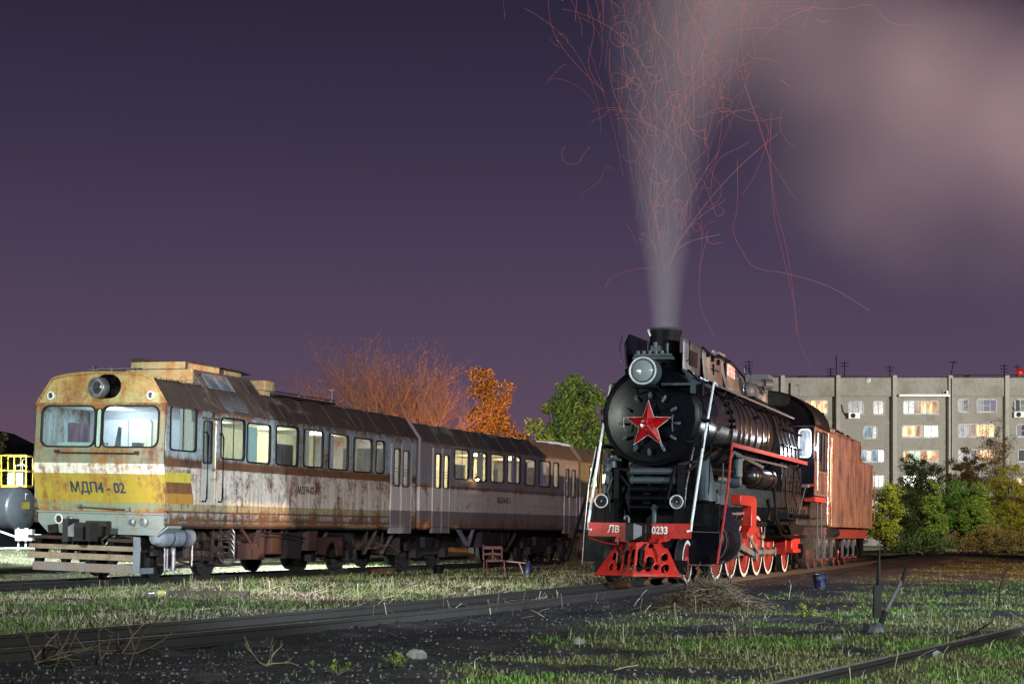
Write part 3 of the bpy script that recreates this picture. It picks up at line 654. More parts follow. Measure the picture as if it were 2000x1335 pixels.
d2 = [((ds(846.5)-O2, ds(864.3)-O2, 1.12, dz(855, 875.6)), H(851.4, 861, 887.5, 952)), ((ds(865)-O2, ds(880)-O2, 1.12, dz(872, 877)), H(868, 877, 890, 953)),
      ((ds(1104)-O2, ds(1113.4)-O2, 1.12, dz(1108, 907)), H(1106, 1111, 917, 971)), ((ds(1114)-O2, ds(1128)-O2, 1.12, dz(1120, 908)), H(1117, 1124, 919, 971))]
body_common(car2, .02, L2, side2, roof2m, [h for h, _ in w2]+[(d[0][0]+.02, d[0][1]-.02, 1.27, d[0][3]-.02) for d in d2], e=3.93, crown=4.55)
for h, k in w2: window(car2, h, **k)
for d, wn in d2: leaf(car2, d, wn, doorm)
text_obj('МДП4-02-3', .28, 'lettering', blk, car2, MSIDE(HWD+.006, (ds(972)+ds(1002.5))/2-O2, 2.24), .002, .86, 0, .004)
bogie(car2, 2.2, 2.2); bogie(car2, L2-2.4, 2.2)
clutter(car2, 5.3, 9.2, 11); end_wall(car2, .03, side2, -1); end_wall(car2, L2-.02, side2, 1)
b = MB(); b.bar((HWD-.05, 3.0, 1.27), (HWD-.1, 3.9, .75), .05, .16); b.bar((HWD-.05, 4.3, 1.27), (HWD-.1, 4.0, .7), .05, .1); b.build('bracket', M['tank'], car2)
b = MB(); b.box(-.9, .9, .3, L2-.3, .62, 1.22); b.build('sole_bar', M['undr'], car2)
# the lit lamp hanging at the window pillar of the middle coach
sl = ds(928)-O2
b = MB(); b.lathe([(.03, 0), (.07, .02), (.09, .10)], (HWD+.10, sl, 2.98), (.3, -.3, -1), 14); b.tube([(HWD, sl, 3.05), (HWD+.06, sl, 3.06), (HWD+.10, sl, 3.0)], .012); b = b.build('side_lamp', M['sooty'], car2)
c = MB(); c.sphere((HWD+.12, sl, 2.90), .065, 12); c.build('bulb', emis('glowing_bulb', (1, .55, .2), 30), b)

# ---- last coach
O3 = O2+L2+.36
car3 = empty('railcar', D0+DD*O3, (0, R(.6), -DTH))
tag(car3, 'greenish railcar at the far end of the train, half hidden behind the locomotive', 'railcar', 'coupled railcars of the derelict train')
w3 = [((1.0+k*1.5, 2.0+k*1.5, 2.95, 3.75), dict(cover=(0, .5, 0, 1, 'cream'))) for k in range(7)]
body_common(car3, .02, 13, side3, roof2m, [h for h, _ in w3], e=3.90, crown=4.5)
for h, k in w3: window(car3, h, **k)
bogie(car3, 2.2); bogie(car3, 10.8); end_wall(car3, .03, side3, -1); end_wall(car3, 12.98, side3, 1)
b = MB(); b.box(-.9, .9, .3, 12.7, .85, 1.22); b.build('sole_bar', M['undr'], car3)

def Dw(r, s, z): return D0+DD*s+DN*r+Vector((0, 0, z))
# fill lamps added inside the railcars to brighten their windows
for s_, p in ((1.2, 60), (3.6, 15), (6.0, 60), (8.6, 200), (11.3, 200), (16.2, 180), (19.5, 190), (23.2, 180), (26.6, 160), (31, 120), (36, 120)):
    lamp('carriage_fill_lamp', Dw(-.3, s_, 3.75), None, p, (1, .90, .66) if s_ < 14 and s_ > 2 else (1, .72, .45) if s_ > 2 else (.9, 1, .9), kind='POINT', rad=.12)

# ------------------------------------------------------------------ the steam locomotive
LTH = math.atan(1130/3200)
LD = Vector((math.sin(LTH), math.cos(LTH), 0)); LN = Vector((math.cos(LTH), -math.sin(LTH), 0)); L0 = Vector((2.626, 34.15, 0))
def Lw(r, s, z): return L0+LD*s+LN*r+Vector((0, 0, z))
loco = empty('steam_locomotive', L0, (0, R(1.0), -LTH))
tag(loco, 'black steam locomotive with red star on its smokebox and white rimmed red wheels', 'steam locomotive')
CZ = 3.55; BR = 1.04
# boiler
b = MB(); b.lathe([(1.03, .0), (1.075, .03), (1.075, .55), (1.06, .58), (1.06, 1.8)], (0, .86, CZ), (0, 1, 0), 48); sb = b.build('smokebox', M['black'], loco)
b = MB(); b.lathe([(1.03, 0), (.85, -.012), (.70, -.03), (.45, -.05), (.001, -.06)], (0, .865, CZ-.02), (0, 1, 0), 48); door = b.build('smokebox_door', M['black'], sb)
for k in range(12):
    b = MB(); a = math.pi/2+2*math.pi*k/12; x = .60*math.cos(a); z = 3.38+.60*math.sin(a); dx, dz_ = math.cos(a), math.sin(a)
    b.bar((x-dx*.07, .70, z-dz_*.07), (x+dx*.07, .74, z+dz_*.07), .05, .05); b.cyl((x, .66, z), (x, .84, z), .028, n=8); b.build('door_clamp', M['greyp'], loco)
for sx in (-1, 1):
    b = MB(); b.tube([(sx*.52, .66, 3.55), (sx*.53, .58, 3.50), (sx*.53, .58, 3.30), (sx*.52, .66, 3.22)], .018); b.build('door_handle', M['steel'], loco)
for z in (4.1, 3.0):
    b = MB(); b.box(.95, 1.14, .78, .92, z-.10, z+.10); b.cyl((1.12, .8, z-.14), (1.12, .8, z+.14), .035); b.box(.80, .98, .76, .80, z-.03, z+.03); b.build('door_hinge', M['sooty'], loco)
b = MB(); b.box(.28, .98, .58, .82, 4.17, 4.22); b.box(.9, .98, .6, .8, 4.0, 4.17); b.build('lamp_step', M['greyp'], loco)
# star
def star(Ro, Ri, y, yc, cx=0, cz=3.34, inner=True):
    pts = []
    for k in range(10):
        a = math.pi/2+math.pi*k/5; r = Ro if k % 2 == 0 else Ri; pts.append((cx+r*math.cos(a), y, cz+r*math.sin(a)))
    n = len(pts); vs = pts+[(cx, yc, cz)]; return MB().add(vs, [(k, (k+1) % n, n) for k in range(n)])
st = star(.51, .51*.40, .60, .44); st = st.build('star', M['starred'], loco, smooth=False)
b = star(.533, .533*.405, .612, .60); b.build('star_border', M['rimwhite'], st, smooth=False)
b = MB(); b.lathe([(.15, 0), (.14, -.03), (.001, -.055)], (0, .53, 3.34), (0, 1, 0), 24); b.build('star_boss', M['starred'], st)
b = MB(); b.cyl((0, .6, 3.34), (0, .85, 3.34), .12); b.build('star_mount', M['sooty'], loco)
# headlight
b = MB(); b.lathe([(.29, -.02), (.30, .02), (.29, .06), (.30, .42), (.24, .50), (.001, .52)], (0, .10, 4.44), (0, 1, 0), 32); hl = b.build('headlight', M['greyp'], loco)
b = MB(); b.torus((0, .085, 4.44), (0, 1, 0), .275, .02, 32, 6); b.build('headlight_rim', M['rimwhite'], hl)
b = MB(); b.lathe([(.26, 0), (.15, -.05), (.001, -.07)], (0, .10, 4.44), (0, 1, 0), 28); b.build('lens', M['lens'], hl)
b = MB(); b.bar((-.2, .3, 4.16), (-.28, .85, 4.0), .03, .03); b.bar((.2, .3, 4.16), (.28, .85, 4.0), .03, .03); b.box(-.25, .25, .12, .5, 4.10, 4.14); b.bar((-.2, .5, 4.6), (-.6, .9, 4.5), .02, .12)
b.build('headlight_bracket', M['sooty'], loco)
b = MB()
b.box(-.40, .46, .75, .95, 4.74, 4.80); b.box(-.38, .44, .78, .84, 4.82, 4.86)
b.box(-.05, .15, .9, 1.1, 4.9, 5.05); b.cyl((-.12, .95, 4.85), (-.12, .95, 5.12), .02); b.cyl((.3, .95, 4.85), (.3, .95, 5.1), .03); b.cyl((.05, .9, 5.0), (.05, .9, 5.12), .05)
for k in range(5): b.cyl((-.3+.13*k, .8, 4.86), (-.3+.13*k, .8, 4.93), .05)
b.build('smokebox_fittings', M['greyp'], loco)
# chimney and the long side sheets
b = MB(); b.lathe([(.33, -.9), (.33, -.12), (.37, -.02), (.37, .06), (.33, .07), (.30, .02), (.30, -.5)], (0, 1.93, 5.46), (0, 0, 1), 32); b.build('chimney', M['sooty'], loco)
b = MB(); b.torus((0, 1.93, 5.50), (0, 0, 1), .365, .02, 32, 6); b.build('chimney_lip', M['greyp'], loco)
# left ear
b = MB(); b.prism([(1.05, 4.62), (1.05, 5.1), (1.3, 5.35), (6.4, 5.3), (6.6, 4.8), (6.6, 4.62)], lambda u, v: (-.66+.22*(min(u, 2.4)-1.05)-.1*(v-5.3), u, v), lambda u, v: (-.70+.22*(min(u, 2.4)-1.05)-.1*(v-5.3), u, v)); b.tube([(-.72, 1.0, 4.75), (-.76, .98, 5.0), (-.72, 1.05, 5.28)], .014); b.build('smoke_sheet', M['black'], loco)
def sheet(y0, y1, z0, z1, zt1, off, nm='smoke_sheet', m='shroud', flare=.0):
    b = MB(); n = 7; vs = []
    for k in range(n+1):
        t = k/n; x = .56+off+flare*(1-t)**2*.5
        vs += [(x, y0, z0+(z1-z0)*t), (x, y1, z0+(zt1-z0)*t)]
    b.add(vs, [(2*k, 2*k+1, 2*k+3, 2*k+2) for k in range(n)])
    o = b.build(nm, M[m], loco); md = o.modifiers.new('s', 'SOLIDIFY'); md.thickness = .03; return o
sh = sheet(1.35, 2.95, 4.48, 5.27, 5.20, 0)
c = MB(); c.box(.555, .585, 1.85, 2.6, 4.72, 5.05); c.build('vent_opening', M['rubber'], sh)
c = MB(); c.tube([(.62, 1.62, 5.2), (.66, 1.5, 5.2), (.66, 1.45, 4.8), (.60, 1.5, 4.76)], .014); c.build('handrail', M['black'], sh)
sh2 = sheet(3.05, 5.0, 4.45, 5.20, 5.20, .03, flare=.15)
c = MB(); c.box(.61, .64, 4.0, 4.06, 4.7, 4.95); c.bar((.66, 3.75, 4.82), (.66, 4.5, 4.82), .02, .02); c.box(.60, .66, 3.4, 3.46, 5.05, 5.16); c.box(.60, .66, 3.9, 3.96, 5.0, 5.12); c.box(.60, .66, 4.5, 4.56, 4.98, 5.1); c.build('fittings', M['black'], sh2)
sh3 = sheet(5.05, 6.8, 4.42, 5.22, 5.16, .02, flare=.35)
c = MB(); c.prism([(5.45, 4.82), (5.45, 5.10), (6.25, 5.06), (6.25, 4.80)], lambda u, v: (.63, u, v), lambda u, v: (.66, u, v)); c = c.build('notice_board', M['white'], sh3)
rl = paint('red_lettering', (.5,.03,.03), .5, .2)
text_obj('ЗОНА ЛЭП', .15, 'lettering', rl, c, MSIDE(.664, 5.85, 5.00), .001, .95); text_obj('ОПАСНО', .17, 'lettering', rl, c, MSIDE(.664, 5.85, 4.87), .001, .95)
c = MB(); c.box(.60, .64, 5.3, 5.44, 4.76, 5.12); c.build('board_frame', M['black'], sh3)
b = MB(); b.tube([(.60, 3.0, 5.22), (.62, 3.6, 5.14), (.60, 4.2, 5.14), (.62, 5.0, 5.20), (.68, 5.6, 5.16), (.68, 7.2, 4.96), (.68, 7.35, 4.9), (.68, 7.4, 4.6)], .03); b.build('top_pipe', M['black'], loco)
b = MB(); b.box(.5, .62, 4.7, 5.3, 5.24, 5.30); b.box(.45, .5, 4.6, 4.75, 5.2, 5.34); b.build('bracket', M['steel'], loco)
b = MB(); b.box(-.52, .54, 1.9, 6.7, 4.5, 5.0); b.build('feedwater_casing', M['sooty'], loco)
b = MB(); b.tube([(1.02, .95, 4.28), (.7, 1.2, 4.55), (.62, 2.5, 4.52)], .02); b.tube([(.95, 1.2, 4.40), (.85, 2.8, 4.42), (.8, 6.5, 4.42)], .025); b.build('pipe', M['black'], loco)
b = MB(); b.prism([(1.0, 4.55), (1.0, 4.2), (3.2, 4.28), (3.2, 4.5)], lambda u, v: (.62+.6*(4.55-v), u, v), lambda u, v: (.66+.6*(4.55-v), u, v)); b.build('running_plate', M['greyp'], loco)
# boiler barrel with cladding bands
for (y0, y1) in ((2.62, 4.3), (4.34, 5.2), (5.24, 6.4), (6.44, 8.0), (8.04, 9.5)):
    b = MB(); b.lathe([(BR, 0), (BR, y1-y0)], (0, y0, CZ), (0, 1, 0), 56); b.build('boiler_barrel', M['boiler'], loco)
b = MB()
for y in (2.6, 4.32, 5.22, 5.75, 6.42, 7.2, 8.02, 8.75, 9.5): b.torus((0, y, CZ), (0, 1, 0), BR+.003, .022, 48, 6)
b.build('boiler_band', M['black'], loco)
# firebox, nearly square-shouldered, down to the ashpan
b = MB(); prof = [(1.24, 1.75), (1.26, 2.6), (1.18, 3.4)]+[(1.10*math.cos(a), CZ+.05+1.08*math.sin(a)) for a in np.linspace(.1, math.pi-.1, 15)]+[(-1.18, 3.4), (-1.26, 2.6), (-1.24, 1.75)]
n = len(prof)
for (y0, y1) in ((9.52, 11.1), (11.12, 12.85)):
    b.add([(x, y0, z) for x, z in prof]+[(x, y1, z) for x, z in prof], [(k, k+1, n+k+1, n+k) for k in range(n-1)]+[tuple(range(n))])
b.build('firebox', M['boiler'], loco)
b = MB()
for y in (9.52, 10.1, 10.7, 11.3, 11.9, 12.4): b.tube([(x*1.008, y, z) for x, z in prof], .02, 5)
for y in np.arange(9.8, 12.7, .3):
    for z in (2.2, 2.6, 3.0, 3.4, 3.8): b.cyl((1.16, y, z), (1.28, y, z), .025, n=6)
b.build('firebox_band', M['black'], loco)
# small fittings on the boiler side
b = MB()
for k, (y, a) in enumerate([(3.3, 50), (3.5, 40), (3.75, 32), (3.85, 25), (3.9, 15), (4.0, 5), (4.05, -2), (3.4, 60), (5.0, 50), (6.0, 48), (7.1, 20), (8.5, 35), (10.6, 30), (11.4, 30), (10.2, 20), (11.9, 25)]):
    a = R(a); p = Vector((BR*math.cos(a), y, CZ+BR*math.sin(a))); q = Vector((math.cos(a), 0, math.sin(a))); b.cyl(p, p+q*.09, .05, .03, 8); b.cyl(p+q*.09, p+q*.13, .045, n=8); b.build('boiler_valve', M['black'], loco); b = MB()
b.tube([(BR*math.cos(R(a))+.06, 3.3+.02*k, CZ+BR*math.sin(R(a))+.04) for k, a in enumerate((66, 56, 44, 36, 30))], .028)
b.tube([(.85, 3.1, CZ+.75), (.9, 3.3, CZ+.7), (.96, 3.75, CZ+.58), (1.08, 3.8, CZ+.3), (1.1, 3.9, CZ+.0), (1.1, 3.85, CZ-.2)], .022)
b.build('boiler_pipe', M['black'], loco)
# long handrails, front poles
def hr(r):
    b = MB(); b.tube([(r, 2.0, 4.30), (r, 12.0, 4.24)], .026, 8)
    o = b.build('handrail', M['steel'], loco); c = MB()
    for y in (2.6, 4.4, 6.2, 8, 9.8, 11.6): c.cyl((r, y, 4.28-.006*(y-2)), (r*.78, y, 4.16), .022, n=6)
    c.build('handrail_stanchion', M['black'], o)
for r in (1.12, -1.12): hr(r)
for sx in (-1, 1):
    b = MB(); b.tube([(sx*1.02, .0, 1.10), (sx*1.10, .03, 1.12), (sx*1.11, .05, 1.3), (sx*1.13, .8, 2.75), (sx*1.14, 1.2, 3.45), (sx*1.15, 1.7, 4.28), (sx*1.12, 1.85, 4.34), (sx*1.12, 2.15, 4.30)], .03, 8)
    b.build('handrail', M['white'], loco)
    b = MB(); b.box(min(sx*1.05, sx*1.2), max(sx*1.05, sx*1.2), 1.15, 1.25, 3.42, 3.5); b.box(min(sx*.9, sx*1.14), max(sx*.9, sx*1.14), 1.72, 1.78, 4.30, 4.34); b.build('bracket', M['black'], loco)
    # second thinner dark rail
    b = MB(); b.tube([(sx*1.0, 1.15, 4.0), (sx*1.12, 1.3, 3.5), (sx*1.2, 1.3, 2.9), (sx*1.22, 1.1, 1.9)], .014); b.build('cable', M['black'], loco)
# buffer beam
b = MB(); b.box(-1.10, -.28, .0, .10, .97, 1.26); b.box(.26, 1.10, .0, .10, .95, 1.26); b.box(-.28, .26, .04, .10, .98, 1.24)
b.prism([(.26, .95), (.70, .95), (.60, .88), (.26, .86)], lambda u, v: (u, .0, v), lambda u, v: (u, .08, v))
b.prism([(-.28, .97), (-.50, .97), (-.45, .88), (-.28, .88)], lambda u, v: (u, .0, v), lambda u, v: (u, .08, v))
b.box(-.78, -.775, -.004, .0, .97, 1.26); b.box(.72, .725, -.004, .0, .95, 1.26)
bb = b.build('buffer_beam', M['red'], loco, bevel=.01)
text_obj('ЛB', .21, 'lettering', M['letter'], bb, MFRONT(-.55, -.02, 1.12), .002, .95, .12, .003)
text_obj('0233', .21, 'lettering', M['letter'], bb, MFRONT(.45, -.006, 1.11), .002, .82, 0, .007)
b = MB(); b.box(.66, .70, -.02, .0, .95, 1.10)
b.build('beam_bracket', M['red'], loco)
b = MB(); b.box(-1.12, 1.12, .1, 1.0, 1.22, 1.27); b.build('front_platform', M['sooty'], loco)
# coupler
b = MB(); b.box(-.22, .24, -.10, .06, .88, 1.27); b.box(-.14, .18, -.30, .1, .93, 1.22); b = b.build('coupler', M['sooty'], loco, bevel=.01)
c = MB(); c.prism([(-.20, -.34), (-.16, -.46), (.04, -.48), (.06, -.38), (.22, -.34), (.22, -.15), (-.20, -.15)], lambda u, v: (u, v, .90), lambda u, v: (u, v, 1.24)); c.build('coupler_head', M['black'], b)
c = MB(); c.prism([(.02, .92), (.19, 1.0), (.19, 1.20), (.02, 1.25)], lambda u, v: (u, -.50, v), lambda u, v: (u, -.46, v)); c.build('knuckle', M['steel'], b)
c = MB(); c.tube([(-.30, -.08, 1.34), (-.28, -.08, 1.40), (-.22, -.08, 1.40), (-.19, -.08, 1.34), (-.19, -.08, .80)], .022); c.build('uncoupling_lever', M['steel'], b)
for (x, x2) in ((.16, .38), (-.38, -.3)):
    b = MB(); b.tube([(x, -.05, .82), (x-.03, -.2, .72), (x-.04, -.3, .45), (x+.04, -.32, .32), (x+.16, -.3, .34), (x2, -.34, .46)] if x > 0 else [(x, -.05, .85), (x-.02, -.2, .72), (x+.06, -.3, .60), (x+.16, -.3, .66), (x+.2, -.25, .8)], .032, 8); b = b.build('brake_hose', M['rubber'], loco)
    c = MB(); c.sphere((x2, -.36, .48), .07, 10, (.8, .8, 1.2)); c.build('hose_coupling', M['sooty'], b)
# pilot (cow catcher): a pressed plate bent to a low prow with slots
slots = [('v', -.37, .27, .52, .055), ('v', -.215, .26, .70, .055), ('v', -.055, .25, .72, .055), ('v', .11, .25, .74, .06), ('v', .28, .26, .58, .055), ('v', .43, .3, .42, .05),
         ('c', -.545, .34, 0, .06), ('c', .60, .33, 0, .075), ('v', -.52, .48, .64, .055), ('v', .56, .48, .64, .06), ('v', .27, .74, .78, .05)]
def inslot(x, z):
    for k, a, z0, z1, r in slots:
        if k == 'v':
            zz = min(max(z, z0+r), max(z0+r, z1-r))
            if (x-a)**2+(z-zz)**2 < r*r: return True
        elif k == 'c':
            if (x-a)**2+((z-z0)*.8)**2 < r*r: return True
        else:
            d = (x-a)*z1; q = z-z0
            if abs(d) < .16 and abs(q) < .13 and -q-1.0*d > -.13 and d > -.09: return True
    return False
b = MB(); nu, nv = 110, 50; idx = {}; P = []; F = []
def pv(i, j):
    if (i, j) not in idx:
        u = -1+2*i/nu; v = j/nv; x = (u+.0)*(.92*(1-v)+.50*v); z = .17+.72*v
        y = -.46+abs(u)*.38+v*.30; idx[(i, j)] = len(P); P.append((x, y, z))
    return idx[(i, j)]
for i in range(nu):
    for j in range(nv):
        u = -1+2*(i+.5)/nu; v = (j+.5)/nv; x = u*(.92*(1-v)+.50*v); z = .17+.72*v
        if inslot(x, z): continue
        F.append((pv(i, j), pv(i+1, j), pv(i+1, j+1), pv(i, j+1)))
b.add(P, F); pl = b.build('cow_catcher', M['red'], loco); md = pl.modifiers.new('s', 'SOLIDIFY'); md.thickness = .035
b = MB(); b.bar((0, -.44, .185), (.93, -.02, .185), .05, .05); b.bar((0, -.44, .185), (-.93, -.02, .185), .05, .05); b.box(-.5, .5, -.04, .02, .86, .93); b.bar((.46, -.04, .95), (.46, -.12, .40), .03, .05)
b.bar((-.43, -.04, .95), (-.43, -.12, .42), .03, .04); b.tube([(-.46, -.10, .80), (-.7, -.12, .84), (-1.05, -.08, .93)], .014); b.build('pilot_frame', M['red'], pl)
for x_ in (.75, -.98): b = MB(); b.box(x_, x_+.23, .1, .3, .2, .5); b.build('rail_guard', M['sooty'], loco)
# air-cooler pipes and stiff framework under the smokebox
for k in range(5):
    b = MB(); z = 1.60+k*.19; b.cyl((-.32, .55, z), (.60, .55, z), .075); 
    for x in (-.32, .6): b.cyl((x-.02, .55, z), (x+.02, .55, z), .09)
    b.build('cooler_pipe', M['greyp'] if k in (3, 4) else M['black'], loco)
b = MB(); b.box(-.65, .7, .6, .66, 2.36, 2.42); b.bar((.62, .5, 2.45), (.50, .3, 1.7), .05, .05); b.bar((.66, .6, 2.5), (1.0, 1.0, 2.6), .06, .06); b.bar((-.7, .6, 2.4), (-.3, .6, 1.95), .06, .05)
b.box(-.7, -.6, .5, .8, 1.27, 2.4); b.box(.68, .78, .5, .8, 1.27, 2.5); b.bar((.7, .7, 2.3), (1.2, 2.2, 2.9), .05, .07); b.build('front_frame', M['sooty'], loco)
b = MB(); b.prism([(-.85, 1.27), (.85, 1.27), (.80, 1.9), (.5, 2.55), (-.5, 2.55), (-.8, 1.9)], lambda u, v: (u, 1.1, v), lambda u, v: (u, 2.6, v)); b.build('saddle', M['black'], loco)
b = MB(); b.cyl((.25, .3, 1.27), (.25, .3, 1.55), .055); b.cyl((.25, .3, 1.55), (.25, .3, 1.66), .08, .04); b.cyl((.20, .3, 1.60), (.32, .3, 1.60), .03); b.build('valve_post', M['greyp'], loco)
b = MB()
for (x, y, z) in ((-.98, .9, 2.4), (-.9, .8, 2.2), (-1.0, .9, 2.0), (-.85, .9, 2.55)): b.cyl((x, y, z-.1), (x, y, z+.1), .09, .07, 10); b.sphere((x+.05, y-.05, z+.1), .07, 8)
b.tube([(-1.05, .9, 2.65), (-.9, .7, 2.5), (-.8, .7, 2.2), (-.9, .7, 1.9), (-.8, .7, 1.5)], .03); b.tube([(-.6, .7, 2.6), (-.85, .7, 2.65), (-1.0, .8, 2.5)], .03); b.build('air_pump', M['greyp'], loco)
for sx in (-.84, .78):
    b = MB(); b.lathe([(.135, .0), (.14, .03), (.135, .06), (.13, .12), (.06, .20), (.001, .21)], (sx, .05, 1.71), (0, 1, 0), 24); o = b.build('marker_lamp', M['rubber'], loco)
    b = MB(); b.torus((sx, .04, 1.71), (0, 1, 0), .135, .013, 26, 5); 
    b.build('lamp_rim', M['rimwhite'], o)
    b = MB(); b.torus((sx, .045, 1.71), (0, 1, 0), .05, .006, 16, 4); b.bar((sx-.12, .04, 1.70), (sx+.12, .04, 1.72), .006, .006); b.build('bulb_holder', M['sooty'], o)
    b = MB(); b.lathe([(.125, 0), (.06, .05), (.001, .06)], (sx, .05, 1.71), (0, 1, 0), 20); b.sphere((sx, .06, 1.71), .03, 8); b.build('lens', M['lens2'], o)
    b = MB(); b.box(sx-.07, sx+.07, .1, .16, 1.27, 1.58); b.build('lamp_post', M['sooty'], o)
# main frames
b = MB(); b.box(-.60, -.52, .1, 14.0, .75, 1.30); b.box(.52, .60, .1, 14.0, .75, 1.30); b.box(-.9, .9, 2.9, 14, 1.25, 1.40); b.build('main_frame', M['sooty'], loco)
# wheels
def lwheel(y, r, sx, nsp, parent=loco, cw=None, rim='rimwhite', xo=.80, crank=None, name='wheel'):
    X = sx*xo; a = (sx, 0, 0)
    t = MB(); t.lathe([(r-.075, .0), (r-.07, .055), (r, .055), (r, -.08), (r+.03, -.085), (r+.03, -.11), (r-.08, -.11), (r-.08, 0)], (X, y, r), a, 48); 
    w_ = MB()
    w_.lathe([(r-.07, .03), (r-.07, -.05), (r-.13, -.05), (r-.13, .03), (r-.07, .03)], (X, y, r), a, 40)
    w_.lathe([(.001, .07), (.10, .07), (.13, .04), (.13, -.06), (.001, -.06)], (X, y, r), a, 18)
    for k in range(nsp):
        an = 2*math.pi*(k+.5)/nsp; w_.bar((X, y+.1*math.cos(an), r+.1*math.sin(an)), (X, y+(r-.1)*math.cos(an), r+(r-.1)*math.sin(an)), .05, .055)
    o = w_.build(name, M['wheelred'], parent); t.build('tyre', M['undr'], o)
    c = MB(); c.lathe([(r-.078, .058), (r-.005, .058)], (X, y, r), a, 48); c.v = c.v; c.f = [f for f in c.f if len(f) == 4]; c.build('rim_paint', M[rim], o)
    if cw:
        c = MB(); c.prism([((r-.12)*math.cos(q), (r-.12)*math.sin(q)) for q in np.linspace(cw-.75, cw+.75, 12)], lambda u, v: (X+sx*.035, y+u, r+v), lambda u, v: (X+sx*.055, y+u, r+v)); c.build('counterweight', M['wheelred'], o)
    return o
WY = [.80, 3.60, 5.15, 6.75, 8.30, 9.90, 12.35]
WY = [.78, 3.62, 5.22, 6.82, 8.42, 10.0, 12.4]
for sx in (1, -1):
    lwheel(.78, .46, sx, 10)
    for y in WY[1:6]: lwheel(y, .76, sx, 15, cw=2.2)
    lwheel(12.5, .56, sx, 11)
for y, r in [(.78, .46)]+[(y, .76) for y in WY[1:6]]+[(12.5, .56)]:
    b = MB(); b.cyl((-.8, y, r), (.8, y, r), .09); b.build('axle', M['sooty'], loco)
